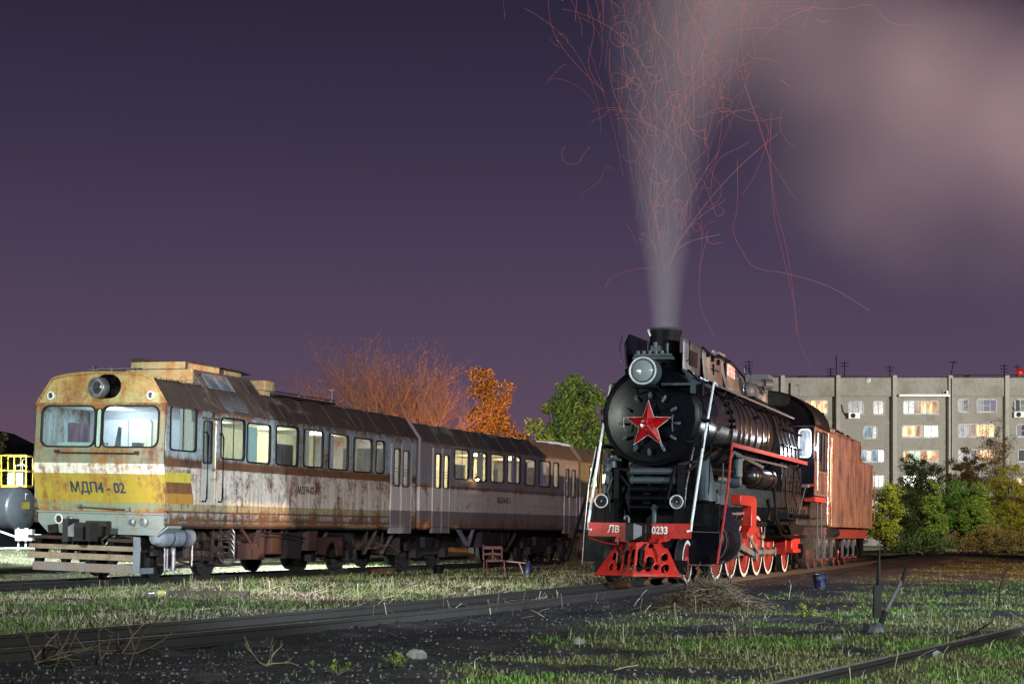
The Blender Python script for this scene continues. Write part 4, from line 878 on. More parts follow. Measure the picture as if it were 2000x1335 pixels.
# cylinders
for sx in (1, -1):
    x0, x1 = (.72, 1.42) if sx > 0 else (-1.42, -.72); cx = sx*1.08
    b = MB(); b.lathe([(.30, -.06), (.46, .0), (.50, .06), (.50, 1.55), (.46, 1.62), (.3, 1.66)], (cx, 1.25, .90), (0, 1, 0), 36)
    b.lathe([(.15, -.05), (.26, .0), (.28, .05), (.28, 1.7), (.24, 1.75)], (cx-.02*sx, 1.2, 1.50), (0, 1, 0), 26)
    b.prism([(-.49, .9), (.49, .9), (.42, 1.3), (.27, 1.55), (-.27, 1.55), (-.42, 1.3)], lambda u, v: (cx+u, 1.27, v), lambda u, v: (cx+u, 2.83, v))
    cy = b.build('cylinder', M['black'], loco)
    c = MB(); 
    for yy in (1.28, 2.80): c.torus((cx, yy, .90), (0, 1, 0), .505, .018, 36, 6)
    c.build('cylinder_band', M['steel'] if 0 else M['greyp'], cy)
    c = MB(); c.lathe([(.506, 0), (.506, .012)], (cx, 1.45, .90), (0, 1, 0), 36, 0, 6.283185); c.lathe([(.506, 0), (.506, .012)], (cx, 1.52, .90), (0, 1, 0), 36); c.f = [f for f in c.f if len(f) == 4]; c.build('red_lining', M['wheelred'], cy)
    # square steam chest cover / step plates ahead of the cylinder
    c = MB(); c.box(cx-.36, cx+.40, 1.02, 1.06, 1.12, 1.70); c.build('front_cover', M['greyp'] if 0 else M['sooty'], cy, bevel=.01)
    c = MB(); c.box(cx-.44, cx+.42, 1.0, 1.05, .42, 1.10); c.build('front_cover', M['black'], cy, bevel=.01)
    c = MB(); c.tube([(cx-.44, .98, .36), (cx-.40, .99, 1.1), (cx-.32, 1.0, 2.1), (cx-.20, 1.1, 2.9)], .016); c.tube([(cx-.44, .98, .40), (cx+.40, .98, .38)], .014); c.tube([(cx-.36, .98, 1.10), (cx+.4, .98, 1.09)], .012); c.build('edge_rail', M['steel'], cy)
    # steam pipe
    c = MB(); c.lathe([(.26, 0), (.25, .25), (.17, .95), (.15, 1.0)], (sx*1.02, 1.7, 1.72), (-.12*sx, .1, 1), 20); c.build('steam_pipe', M['greyp'] if sx > 0 else M['black'], loco)
    c = MB(); c.cyl((sx*1.02, 1.9, 2.45), (sx*1.3, 3.1, 2.45), .10); c.build('pipe', M['black'], loco)
    # relief valves
    c = MB()
    for yy in (1.8, 2.0, 2.2, 2.45): c.cyl((cx+.15*sx, yy, 1.7), (cx+.15*sx, yy, 1.95), .045, .03, 8); c.sphere((cx+.15*sx, yy, 1.97), .05, 8)
    c.tube([(cx+.2*sx, 2.0, 1.9), (cx+.22*sx, 2.1, 2.3), (cx+.2*sx, 2.2, 2.6)], .02); c.build('relief_valve', M['greyp'], loco)
    # slide bars, crosshead, rods
    c = MB(); c.box(sx*1.06-.04, sx*1.06+.04, 2.9, 4.7, 1.02, 1.08); c.box(sx*1.06-.04, sx*1.06+.04, 2.9, 4.7, .70, .76); c.build('slide_bar', M['steel'], loco)
    c = MB(); c.box(sx*1.06-.09, sx*1.06+.09, 3.7, 4.15, .72, 1.06); c.cyl((sx*1.06, 2.9, .88), (sx*1.06, 3.8, .88), .035); c.build('crosshead', M['steel'], loco)
    c = MB(); c.bar((sx*1.14, 3.95, .88), (sx*1.14, 6.70, .56), .04, .13); 
    for (y, z, r) in ((3.95, .88, .13), (6.70, .56, .17)): c.lathe([(.001, 0), (r, 0), (r, .10), (.001, .11)], (sx*1.10, y, z), (sx, 0, 0), 20)
    c.build('connecting_rod', M['steel'], loco)
    c = MB(); ys = WY[1:6]
    for k in range(4): c.bar((sx*1.0, ys[k], .60), (sx*1.0, ys[k+1], .60), .035, .11)
    for y in ys: c.lathe([(.001, 0), (.125, 0), (.125, .09), (.001, .10)], (sx*.96, y, .60), (sx, 0, 0), 18)
    c.build('coupling_rod', M['steel'], loco)
    c = MB(); c.bar((sx*1.22, 6.7, .62), (sx*1.22, 5.1, 1.15), .03, .09); c.bar((sx*1.20, 4.0, .9), (sx*1.2, 3.7, 1.45), .03, .06); c.bar((sx*1.22, 3.0, 1.5), (sx*1.22, 5.1, 1.55), .03, .05); c.bar((sx*1.24, 5.1, 1.05), (sx*1.24, 5.1, 1.75), .05, .10); c.build('valve_gear', M['steel'], loco)
    # red link bracket
    c = MB(); c.prism([(3.6, 1.95), (5.3, 1.95), (5.5, 1.85), (5.5, 1.1), (5.1, 1.05), (4.5, .95), (4.5, 1.10), (4.9, 1.25), (4.9, 1.7), (3.6, 1.72)], lambda u, v: (sx*1.18, u, v), lambda u, v: (sx*1.40, u, v)); c.build('link_bracket', M['red'], loco, bevel=.015)
    # running board and its ladder
    X0, X1 = (1.02, 1.50) if sx > 0 else (-1.50, -1.02)
    c = MB(); c.box(X0, X1, 2.07, 12.0, 2.985, 3.02); rb = c.build('running_board', M['sooty'], loco)
    c = MB(); xe = sx*1.52; c.box(min(xe, xe-.03*sx), max(xe, xe-.03*sx), 2.05, 12.0, 2.955, 3.045); c.build('board_edge', M['wheelred'] if sx > 0 else M['sooty'], rb)
    c = MB(); c.tube([(sx*1.50, 2.07, 3.02), (sx*(1.51 if sx > 0 else 1.62), 1.6, 1.9), (sx*(1.50 if sx > 0 else 1.8), .78, .42)], .028 if sx > 0 else .04); c = c.build('ladder_rail', M['wheelred'] if sx > 0 else M['sooty'], loco)
    c = MB(); c.tube([(sx*1.44, 2.9, 2.80), (sx*1.44, 9.2, 2.80)], .03); c.tube([(sx*1.40, 2.4, 2.72), (sx*1.42, 2.6, 2.86), (sx*1.42, 6.0, 2.66)], .04); c.build('pipe', M['steel'], loco)
    for yy in (2.2, 4.0, 6.0, 8.0, 10.0, 11.6): c = MB(); c.bar((sx*1.02, yy, 2.6), (sx*1.45, yy, 2.97), .05, .05); c.build('board_bracket', M['black'], rb)
# air reservoir, feed pump, piping along the near side
b = MB(); b.lathe([(.001, -.08), (.14, -.05), (.22, .02), (.24, .08), (.24, 2.5), (.2, 2.6), (.001, 2.64)], (1.30, 4.9, 2.42), (0, 1, 0), 28); b = b.build('air_reservoir', M['boiler'], loco)
c = MB(); c.torus((1.30, 5.35, 2.42), (0, 1, 0), .245, .02, 28, 5); c.torus((1.30, 6.9, 2.42), (0, 1, 0), .245, .02, 28, 5); c.build('strap', M['black'], b)
b = MB(); b.cyl((1.28, 3.7, 2.35), (1.28, 3.7, 2.75), .13, n=16); b.cyl((1.28, 3.7, 2.72), (1.28, 3.7, 2.78), .16, n=16); b.lathe([(.001, 0), (.14, .02), (.16, .1), (.12, .25), (.001, .28)], (1.1, 3.8, 2.25), (1, 0, 0), 16)
b.cyl((.9, 3.2, 2.3), (1.2, 3.9, 2.25), .08); b.build('feed_pump', M['greyp'], loco)
for pts, r in (([(1.3, 7.6, 2.4), (1.36, 8.0, 2.2), (1.36, 8.2, 1.5), (1.4, 8.8, 1.05), (1.42, 9.6, .98)], .035), ([(1.3, 7.9, 2.5), (1.30, 8.3, 2.0), (1.32, 8.5, 1.5), (1.4, 9.2, 1.15), (1.42, 10.6, 1.08)], .03),
               ([(1.42, 9.6, .98), (1.45, 12.0, 1.0)], .05), ([(1.3, 9.9, 2.6), (1.3, 10.0, 1.9), (1.35, 10.4, 1.3)], .02), ([(1.35, 10.9, 2.9), (1.3, 11.0, 2.2), (1.4, 11.3, 1.7)], .02),
               ([(1.4, 11.2, 2.8), (1.5, 10.9, 2.5), (1.3, 10.4, 2.4)], .018), ([(1.28, 7.5, 1.9), (1.3, 7.7, 1.7), (1.3, 7.6, 1.4)], .05)):
    b = MB(); b.tube(pts, r); b.build('pipe', M['sooty'], loco)
b = MB(); b.bar((1.55, 11.6, 2.38), (1.5, 10.4, 1.35), .03, .03); b.box(1.46, 1.62, 11.5, 11.8, 2.34, 2.42); b.build('reach_rod', M['steel'], loco)
b = MB(); b.box(1.2, 1.5, 9.2, 12.4, 1.45, 1.62)
for k in range(9): b.cyl((1.5, 9.4+.33*k, 1.54), (1.6, 9.4+.33*k, 1.54), .05, n=8); b.cyl((1.45, 9.4+.33*k, 1.6), (1.45, 9.4+.33*k, 1.75), .03, n=6)
b.prism([(9.3, 1.3), (11.9, 1.3), (11.4, 1.05), (9.8, 1.05)], lambda u, v: (1.15, u, v), lambda u, v: (1.5, u, v)); b.build('injector_gear', M['sooty'], loco)
b = MB(); b.box(-1.1, 1.1, 9.6, 12.8, .95, 1.75); b.build('ashpan', M['sooty'], loco)
# trailing truck, red
b = MB(); b.prism([(11.6, .55), (13.2, .55), (13.2, .72), (12.9, 1.05), (12.2, 1.12), (12.0, .95), (11.7, .9)], lambda u, v: (1.05, u, v), lambda u, v: (1.18, u, v)); b.prism([(11.6, .55), (13.2, .55), (13.2, .66), (11.6, .66)], lambda u, v: (1.0, u, v), lambda u, v: (1.25, u, v))
b.box(-.9, 1.05, 11.55, 11.65, .5, .95); b.build('trailing_truck', M['red'], loco, bevel=.015)
b = MB(); b.cyl((1.18, 12.9, .62), (1.30, 12.9, .62), .14); b.box(1.18, 1.28, 12.75, 13.05, .4, .8); b.build('axle_box', M['sooty'], loco)
# things on top
b = MB(); b.box(-.05, .72, 10.3, 11.0, 5.06, 5.30); b.box(.1, .6, 10.4, 10.9, 4.8, 5.06); b.build('dome_box', M['greyp'], loco)
b = MB(); b.lathe([(.40, 0), (.42, .15), (.40, .35), (.25, .50), (.001, .55)], (.35, 10.0, 4.40), (0, 0, 1), 24); b.build('steam_dome', M['greyp'], loco)
b = MB(); b.lathe([(.001, -.03), (.12, .0), (.20, .04), (.22, .1), (.22, .35), (.18, .42), (.26, .44), (.26, .7), (.2, .78), (.001, .8)], (.45, 8.4, 4.72), (0, 1, 0), 22); b.cyl((.45, 8.35, 4.72), (.45, 8.25, 4.72), .05); b.build('turbo_generator', M['greyp'], loco)
b = MB(); b.tube([(.3, 8.7, 4.9), (.25, 8.9, 5.02), (.3, 9.6, 5.04), (.66, 10.2, 5.02)], [.05, .07, .07, .09]); b.cyl((.62, 10.15, 5.02), (.80, 10.3, 5.02), .14); b.build('exhaust_pipe', M['greyp'], loco)
b = MB(); b.lathe([(.3, 0), (.3, .12), (.2, .2), (.001, .22)], (0, 10.4, 4.6), (0, 0, 1), 20); b.cyl((-.15, 10.4, 4.75), (-.15, 10.4, 5.0), .06); b.cyl((.15, 10.4, 4.75), (.15, 10.4, 5.0), .06); b.build('safety_valve', M['greyp'], loco)
b = MB(); b.tube([(.72, 7.35, 4.5), (.70, 7.3, 4.7), (.70, 7.3, 5.25)], .028); b.tube([(.72, 7.45, 5.2), (.80, 7.55, 5.1), (.80, 7.5, 4.9), (.74, 7.4, 4.8)], .008); b.cyl((.4, 6.9, 4.7), (.4, 7.05, 4.7), .12); b.build('whistle_pipe', M['black'], loco)
b = MB(); b.bar((.62, 8.0, 4.5), (.62, 9.8, 4.45), .4, .06); b.build('top_walkway', M['sooty'], loco)
b = MB(); b.tube([(.60, 9.2, 4.95), (.7, 9.8, 4.7), (.75, 11.2, 4.45), (.95, 12.2, 4.35)], .014); b.build('cable', M['black'], loco)
# cab
roof = [(1.62, 4.05)]+[(1.62*math.cos(a)**.9, 4.05+1.02*math.sin(a)**.95) for a in np.linspace(.12, math.pi/2, 9)]
roof = roof+[(-x, z) for x, z in roof[-2::-1]]
cabp = [(-1.60, 2.15), (1.60, 2.15)]+roof
fr = MB(); fn = lambda u, z, t: (u, 12.7-t, z); panel(fr, fn, 1.1, 1.60, 2.15, 4.05, [(1.17, 1.47, 3.22, 3.97)], rc=.1); panel(fr, fn, -1.60, -1.1, 2.15, 4.05, [(-1.47, -1.17, 3.22, 3.97)], rc=.1)
fr.prism([(-1.1, 2.15), (1.1, 2.15), (1.1, 4.05), (-1.1, 4.05)], lambda u, v: (u, 12.7, v), lambda u, v: (u, 12.72, v)); fr.prism(roof, lambda u, v: (u, 12.7, v), lambda u, v: (u, 12.72, v)); fr.build('cab_front', M['black'], loco, smooth=False)
for sx in (1, -1):
    h = (min(sx*1.17, sx*1.47), max(sx*1.17, sx*1.47), 3.22, 3.97)
    f = MB(); ring(f, *h, .03, .09, fn, -.03, .025); f = f.build('front_window', M['rimwhite'], loco)
    p = MB(); p.add([fn(u, v, .0) for u, v in rrect(*h, .09)], [tuple(range(20))]); p.build('pane', glassm('frosted_cab_glass', (.9,.95,1), .1, .3, .75), f)
b = MB(); b.prism(roof, lambda u, v: (u*1.02, 12.55, v*1.003), lambda u, v: (u*1.02, 15.15, v*1.003-.02)); b.f = [f for f in b.f if len(f) == 4]; o = b.build('cab_roof', M['sooty'], loco); md = o.modifiers.new('s', 'SOLIDIFY'); md.thickness = .04
for sx in (1, -1):
    s_ = MB(); panel(s_, side_fn(sx*1.60), 12.7, 15.1, 2.15, 4.06, [(12.85, 13.75, 3.15, 3.92), (13.9, 14.95, 2.9, 3.95)], rc=.04); o = s_.build('cab_side', M['tender'], loco, smooth=False); md = o.modifiers.new('s', 'SOLIDIFY'); md.thickness = .02
    for h in ((12.85, 13.75, 3.15, 3.92), (13.9, 14.95, 2.9, 3.95)):
        f = MB(); ring(f, *h, .03, .05, side_fn(sx*1.60), -.03, .02*sx); 
        m_ = (h[0]+h[1])/2; f.box(sx*1.60-.02, sx*1.60+.02, m_-.02, m_+.02, h[2], h[3]); f = f.build('side_window', M['black'], loco)
        p = MB(); p.add([(sx*1.59, u, v) for u, v in rrect(*h, .05)], [tuple(range(20))]); p.build('pane', M['dkglass'], f)
    c = MB(); c.box(sx*1.61-.01, sx*1.61+.01, 12.7, 15.1, 2.80, 2.84); c.box(sx*1.61-.01, sx*1.61+.01, 12.7, 15.1, 2.15, 2.2); c.tube([(sx*1.68, 12.72, 2.3), (sx*1.68, 12.72, 3.9)], .02); c.tube([(sx*1.68, 15.1, 2.0), (sx*1.68, 15.1, 3.6)], .02); c.build('cab_trim', M['steel'] if sx > 0 else M['black'], loco)
b = MB(); b.box(-1.55, 1.55, 12.75, 15.0, 2.1, 2.16); b.box(-1.5, 1.5, 14.9, 14.95, 2.16, 4.6); b.build('cab_floor', M['sooty'], loco)
b = MB(); b.box(.8, .86, 12.9, 12.95, 4.9, 5.3); b.tube([(1.1, 12.9, 4.7), (1.1, 12.9, 5.25), (1.0, 12.9, 5.22)], .015); b.build('roof_pole', M['black'], loco)
b = MB(); b.box(1.40, 1.64, 12.66, 12.70, 2.4, 2.46); b.box(1.3, 1.6, 12.9, 14.9, 1.98, 2.12); b.build('cab_step', M['wheelred'], loco)
b = MB(); b.sphere((1.66, 12.62, 3.44), .05, 12); lb = b.build('side_lamp', emis('white_lamp_glow', (.8, .9, 1), 30), loco)
b = MB(); b.tube([(1.60, 12.72, 3.50), (1.66, 12.66, 3.52), (1.66, 12.62, 3.47)], .02); b.build('lamp_arm', M['black'], lb)
lamp('locomotive_side_lamp', Lw(1.72, 12.45, 3.44), None, 70, (.78, .88, 1), kind='POINT', rad=.05)
lamp('cab_lamp', Lw(1.2, 12.95, 3.9), None, 60, (.8, .9, 1), kind='POINT', rad=.08)
# steps between cab and tender
for sx in (1, -1):
    b = MB()
    b.tube([(sx*1.45, 15.0, 2.15), (sx*1.48, 15.0, .55), (sx*1.46, 15.4, .4)], .022); b.tube([(sx*1.45, 15.6, 2.0), (sx*1.48, 15.6, .6)], .022)
    for z in (.5, .85, 1.2, 1.55): b.box(min(sx*1.3, sx*1.52), max(sx*1.3, sx*1.52), 15.0, 15.6, z, z+.03)
    b.tube([(sx*1.5, 13.9, 2.1), (sx*1.5, 14.0, 1.2), (sx*1.5, 14.4, .5)], .02); b.build('cab_ladder', M['greyp'], loco)

# ------------------------------------------------------------------ tender
T0 = 15.45
tn = empty('tender', Lw(0, T0, 0), (0, R(.7), -LTH))
tag(tn, 'rust brown riveted coal tender with red frame, coupled behind the steam locomotive', 'tender')
TL = 10.3
side = [(0, 1.32), (TL, 1.32), (TL, 3.44), (7.25, 3.46), (6.95, 3.6), (6.85, 4.1), (0, 4.06)]
b = MB(); b.prism(side, lambda u, v: (-1.6, u, v), lambda u, v: (1.6, u, v)); b.build('tank', M['tender'], tn, smooth=False, bevel=.03)
b = MB()
for (x, z0, z1) in ((.18, 1.4, 2.1), (.5, 1.4, 2.0), (4.2, 1.4, 3.4), (9.0, 1.4, 3.3), (8.0, 1.4, 1.85), (8.2, 1.4, 1.85)):
    for z in np.arange(z0, z1, .055): b.sphere((1.605, x, z), .013, 6)
for x in np.arange(.1, TL, .07): b.sphere((1.605, x, 1.37), .012, 6)
for x in np.arange(.1, 7.0, .09): b.sphere((1.605, x, 3.45), .012, 6)
b.build('rivets', M['tender'], tn)
b = MB(); b.box(1.60, 1.615, 0, 7.0, 3.43, 3.475); b.tube([(1.61, 0, 4.08), (1.61, 6.85, 4.12), (1.61, 6.97, 3.6), (1.61, 7.2, 3.48), (1.61, TL, 3.46)], .025); b.box(1.58, 1.66, 0, TL, 1.28, 1.33); b.tube([(1.67, TL+.02, 1.5), (1.67, TL+.02, 3.4)], .02); b.tube([(1.67, .05, 1.3), (1.67, .05, 3.9)], .022); b.build('beading', M['tender'], tn)
b = MB(); b.box(-1.35, 1.42, 1.2, TL, .93, 1.22); b.box(-1.45, 1.45, 0, 1.2, 1.05, 1.25); b.box(1.42, 1.46, 1.2, TL, .93, .97); b.box(1.42, 1.46, 1.2, TL, 1.19, 1.22)
b.build('frame', M['dkred'], tn)
b = MB(); b.lathe([(.001, -.02), (.13, .0), (.15, .05), (.15, 1.4), (.12, 1.45)], (1.5, .7, 1.1), (0, 1, 0), 18); b.build('air_reservoir', M['black'], tn)
b = MB(); b.box(-1.3, 1.3, TL-.1, TL+.05, .4, 1.3); b.box(1.2, 1.3, TL-.4, TL-.2, .3, .95); b.build('rear_beam', M['sooty'], tn)
for k, y in enumerate((1.1, 2.4, 3.9, 6.3, 7.5, 8.9)):
    for sx in (1, -1): lwheel(y, .46, sx, 0, tn, rim='undr', name='wheel')
    b = MB(); b.prism([(-.28, .30), (-.22, .30), (-.16, .8), (.16, .8), (.22, .30), (.28, .30), (.24, .96), (.14, 1.0), (-.14, 1.0), (-.24, .96)], lambda u, v: (1.12, y+u, v), lambda u, v: (1.2, y+u, v)); o = b.build('axle_guard', M['steel'], tn)
    b = MB(); b.box(1.05, 1.24, y-.13, y+.13, .32, .68); b.cyl((1.2, y, .5), (1.29, y, .5), .11); b.build('axle_box', M['black'], o)
    b = MB(); b.box(1.12, 1.22, y-.3, y+.3, .26, .31); b.build('tie_bar', M['dkred'], o)
for y in (2.45, 7.55):
    b = MB(); b.box(-1.0, 1.0, y-.3, y+.3, .55, .95); b.box(.9, 1.1, y-1.8, y+1.8, .62, .80); b.box(-1.1, -.9, y-1.8, y+1.8, .62, .80)
    b.build('truck_frame', M['sooty'], tn)
b = MB(); b.box(-1.0, 1.0, .2, TL, .9, 1.32); b.build('underframe', M['sooty'], tn)
# coal load
n = 40; b = MB(); P = []; F = []
ys = np.linspace(-.6, 7.1, 48); xs = np.linspace(-1.5, 1.5, 22)
for i, y in enumerate(ys):
    for j, x in enumerate(xs):
        t = max(0, 1-(x/1.55)**2); z = 4.0+t*(.78-.05*max(0, y))*(.9 if y > 0 else .8)*(1 if y < 6 else max(0, (7.1-y)/1.1))
        z += .16*t*noise.noise(Vector((x*2.2, y*2.2, 0)))+.1*noise.noise(Vector((x*6, y*6, 3)))
        P.append((x+.04*noise.noise(Vector((x*5, y*5, 9))), y, z))
for i in range(len(ys)-1):
    for j in range(len(xs)-1): a = i*len(xs)+j; F.append((a, a+1, a+len(xs)+1, a+len(xs)))
b.add(P, F)
for k in range(420):
    x = random.uniform(-1.3, 1.5); y = random.uniform(-.5, 6.8); t = max(0, 1-(x/1.55)**2)
    z = 4.02+t*(.78-.05*max(0, y))*(.9 if y > 0 else .8)*(1 if y < 6 else max(0, (7.1-y)/1.1)); s = random.uniform(.05, .14)
    b.obox((x, y, z), (s*2, s*1.6, s*1.3), (random.random()*3, random.random()*3, random.random()*3))
co = b.build('coal_load', M['coal'], None, smooth=False); co.location = Lw(0, T0, 0); co.rotation_euler = (0, R(.7), -LTH); tag(co, 'heap of black coal piled in the brown tender', 'coal', kind='stuff')

# ------------------------------------------------------------------ ground
def PX(px, y):  # ground X for a picture column at distance y (used only to read off measured places)
    return (px-1000)/3200*y
def lr(x, y): d = Vector((x, y, 0))-L0; return d.dot(LN), d.dot(LD)
def dr(x, y): d = Vector((x, y, 0))-D0; return d.dot(DN), d.dot(DD)
def curve_off(s): return -.0052*(min(0, s+8))**2
LNa = np.array(LN[:2]); LDa = np.array(LD[:2]); DNa = np.array(DN[:2]); DDa = np.array(DD[:2])
RA = np.array((1.61, 10.96)); RD = np.array((4.14, 7.44)); RD = RD/np.hypot(*RD); RN = np.array((RD[1], -RD[0]))
def vnoise(x, y, sc, seed=0):
    """smooth value noise, vectorised"""
    x = x*sc+seed*17.3; y = y*sc+seed*9.1; xi = np.floor(x); yi = np.floor(y); fx = x-xi; fy = y-yi
    fx = fx*fx*(3-2*fx); fy = fy*fy*(3-2*fy)
    def h(a, b): v = np.sin(a*127.1+b*311.7+seed*74.7)*43758.5453; return v-np.floor(v)
    return (h(xi, yi)*(1-fx)+h(xi+1, yi)*fx)*(1-fy)+(h(xi, yi+1)*(1-fx)+h(xi+1, yi+1)*fx)*fy
def fbm(x, y, sc, seed=0, o=4):
    v = 0; a = .5; t = 0
    for k in range(o): v = v+a*vnoise(x, y, sc*2**k, seed+k); t += a; a *= .5
    return v/t
def sstep(a, b, v): t = np.clip((v-a)/(b-a), 0, 1); return t*t*(3-2*t)
def lateral(x, y):
    dx = x-L0.x; dy = y-L0.y; rl = dx*LNa[0]+dy*LNa[1]; sl = dx*LDa[0]+dy*LDa[1]; rl = rl+.0052*np.minimum(0, sl+8)**2
    dx = x-D0.x; dy = y-D0.y; rd = dx*DNa[0]+dy*DNa[1]; sd = dx*DDa[0]+dy*DDa[1]
    rr = (x-RA[0])*RN[0]+(y-RA[1])*RN[1]
    return rl, sl, rd, sd, rr
def ground_h(x, y):
    rl, sl, rd, sd, rr = lateral(x, y)
    h = -.17+.10*(fbm(x, y, .35, 1)-.5)+.05*(fbm(x, y, 1.7, 5)-.5)+.035*(fbm(x, y, 6, 9, 3)-.5)
    h = h+.07*sstep(1.4, 3.2, np.abs(rl-.0))*sstep(1.4, 2.6, np.abs(rd))     # low beside the rails
    h = h+.62*sstep(3.5, 16, -rd)*sstep(30, 5, x+0*y)*1.0                       # the bank behind the railcars
    h = h-.10*sstep(20, 70, y)*sstep(3, 6, rl)
    h = h+.30*np.exp(-((x-22)/9)**2-((y-75)/10)**2)
    h = h+.05*np.exp(-(np.minimum(np.abs(rl-.92), np.abs(rl+.92))/.16)**2)
    inner = np.exp(-((rr-.76)/.5)**4); h = h-.10*inner
    return np.minimum(h, np.where(np.abs(rl) < .62, -.20+.09*(fbm(x, y, 3, 77)-.4), np.where(np.abs(rd) < 1.1, -.07, 9)))
xs = np.unique(np.concatenate([np.linspace(-400, -40, 19), np.linspace(-40, -13, 55), np.linspace(-13, 13, 290), np.linspace(13, 45, 70), np.linspace(45, 500, 22)]))
ys = np.unique(np.concatenate([np.linspace(-30, 6, 10), np.linspace(6, 34, 300), np.linspace(34, 70, 140), np.linspace(70, 260, 70), np.linspace(260, 900, 12)]))
XX, YY = np.meshgrid(xs, ys); ZZ = ground_h(XX, YY)
V = np.stack([XX.ravel(), YY.ravel(), ZZ.ravel()], 1); nx, ny = len(xs), len(ys)
ii, jj = np.meshgrid(np.arange(nx-1), np.arange(ny-1)); a = (jj*nx+ii).ravel(); Fq = np.stack([a, a+1, a+nx+1, a+nx], 1)
def np_mesh(name, V, F, mat, smooth=True):
    me = bpy.data.meshes.new(name); k = F.shape[1]
    me.vertices.add(len(V)); me.vertices.foreach_set('co', V.astype(np.float32).ravel())
    me.loops.add(F.size); me.loops.foreach_set('vertex_index', F.astype(np.int32).ravel())
    me.polygons.add(len(F)); me.polygons.foreach_set('loop_start', np.arange(0, F.size, k, dtype=np.int32))
    me.update(calc_edges=True)
    if smooth: me.polygons.foreach_set('use_smooth', np.ones(len(F), bool))
    me.materials.append(mat); o = bpy.data.objects.new(name, me); COL.objects.link(o); return o
def grassy(x, y):
    rl, sl, rd, sd, rr = lateral(x, y)
    a = sstep(1.3, 2.2, -rl)*sstep(14, 17, y)                                  # left of the engine track
    c = sstep(2.6, 4.6, rl+1.6*(fbm(x, y, .5, 31)-.5))
    c = c*sstep(.45, .56, fbm(x, y, .9, 33)+.14*sstep(4.5, 8, rl))
    c = c*np.where(y < 24, sstep(-.5, 1.0, x+.9-.04*(y-12)+2.2*(fbm(x, y, .45, 35)-.5)), 1)
    return np.clip(a+c, 0, 1)*(1-.8*np.exp(-(rd/.5)**2))
gm = NB('yard_soil')
at = gm.n('ShaderNodeAttribute', attribute_name='grassy')
n1 = gm.noise(1.3, 8); n2 = gm.noise(14, 6, rough=.7); n3 = gm.noise(60, 3)
cin = gm.mix(gm.ramp(n2, [(.42, g3(0)), (.68, g3(1))]), (.012,.010,.013), (.048,.043,.054)); cin = gm.mix(gm.ramp(n1, [(.52, g3(0)), (.66, g3(1))]), cin, (.075,.066,.08)); cin = gm.mix(gm.ramp(n3, [(.62, g3(0)), (.70, g3(.8))]), cin, (.11,.10,.115))
soil = gm.mix(gm.ramp(n2, [(.35, g3(0)), (.65, g3(1))]), (.05,.042,.026), (.13,.115,.065)); soil = gm.mix(gm.ramp(n1, [(.5, g3(0)), (.7, g3(1))]), soil, (.045,.065,.02))
c = gm.mix(at.outputs['Fac'], cin, soil); gm.set(c, .8, 0, .3); gm.bump(gm.math('ADD', n2, gm.math('MULTIPLY', n3, .5)), .9, .05)
go = np_mesh('ground', V, Fq, gm.m); tag(go, kind='structure')
atr = go.data.attributes.new('grassy', 'FLOAT', 'POINT'); atr.data.foreach_set('value', grassy(XX, YY).ravel().astype(np.float32))

# ------------------------------------------------------------------ tracks
railm = paint('rail_steel', (.022,.018,.018), .6, .4, 4, (.014,.010,.009), .5)
railt = paint('worn_rail_head', (.24,.24,.26), .4, .3, 5, (.10,.08,.07), .4, metal=.2)
sleeperm = paint('old_sleeper', (.06,.05,.042), .85, .4, 3, (.03,.026,.022), .5, bump=.5)
def rail(path, parent, z=0):
    prof = [(-.066, -.15), (.066, -.15), (.066, -.138), (.012, -.12), (.012, -.045), (.036, -.035), (.036, -.002), (-.036, -.002), (-.036, -.035), (-.012, -.045), (-.012, -.12), (-.066, -.138)]
    P = []; F = []; m = len(prof); T = []
    for i, p in enumerate(path):
        d = Vector(path[min(i+1, len(path)-1)])-Vector(path[max(i-1, 0)]); d.z = 0; d.normalize(); nrm = Vector((d.y, -d.x, 0))
        P += [Vector(p)+nrm*u+Vector((0, 0, z+v)) for u, v in prof]; T += [Vector(p)+nrm*u+Vector((0, 0, z)) for u in (-.031, .031)]
    for i in range(len(path)-1):
        for k in range(m): F.append((i*m+k, i*m+(k+1) % m, (i+1)*m+(k+1) % m, (i+1)*m+k))
    b = MB(); b.add(P, F); o = b.build('rail', railm, parent, smooth=False)
    b = MB(); b.add(T, [(2*i, 2*i+1, 2*i+3, 2*i+2) for i in range(len(path)-1)]); b.build('rail_head', railt, o); return o
def track(label, center, direc, s0, s1, off, sl=(0, 0), step=.75, z=0):
    t = empty('railway_track', (0, 0, 0)); tag(t, label, 'railway track', 'tracks of the railway yard')
    n_ = Vector((direc[1], -direc[0], 0)); d_ = Vector((direc[0], direc[1], 0)); c_ = Vector((center[0], center[1], 0))
    for g in (.76, -.76): rail([c_+d_*s+n_*(g+off(s)) for s in np.arange(s0, s1, 1.0)], t, z)
    for s in np.arange(sl[0], sl[1], step):
        b = MB(); p = c_+d_*s+n_*off(s); q = math.atan2(d_.y, d_.x)-math.pi/2; b.obox((p.x, p.y, -.262+z+.02*math.sin(s*7)), (2.6, .24, .14), (0, 0, q+.02*math.sin(s*5))); b.build('sleeper', sleeperm, t)
    return t
track('track the steam locomotive stands on, curving away across the left foreground', L0, LDa, -34, 75, curve_off, (-28, -2))
track('grassy track under the rusty railcars', D0, DDa, -14, 62, lambda s: 0, (-12, 0))
track('track crossing the bottom right corner of the yard', (RA[0]+RN[0]*.76, RA[1]+RN[1]*.76), RD, -8, 60, lambda s: 0, (-6, 30), z=-.02)
track('overgrown track behind the rusty railcars', D0-DN*6.2, DDa, -14, 40, lambda s: 0, (-10, 20), z=.12)

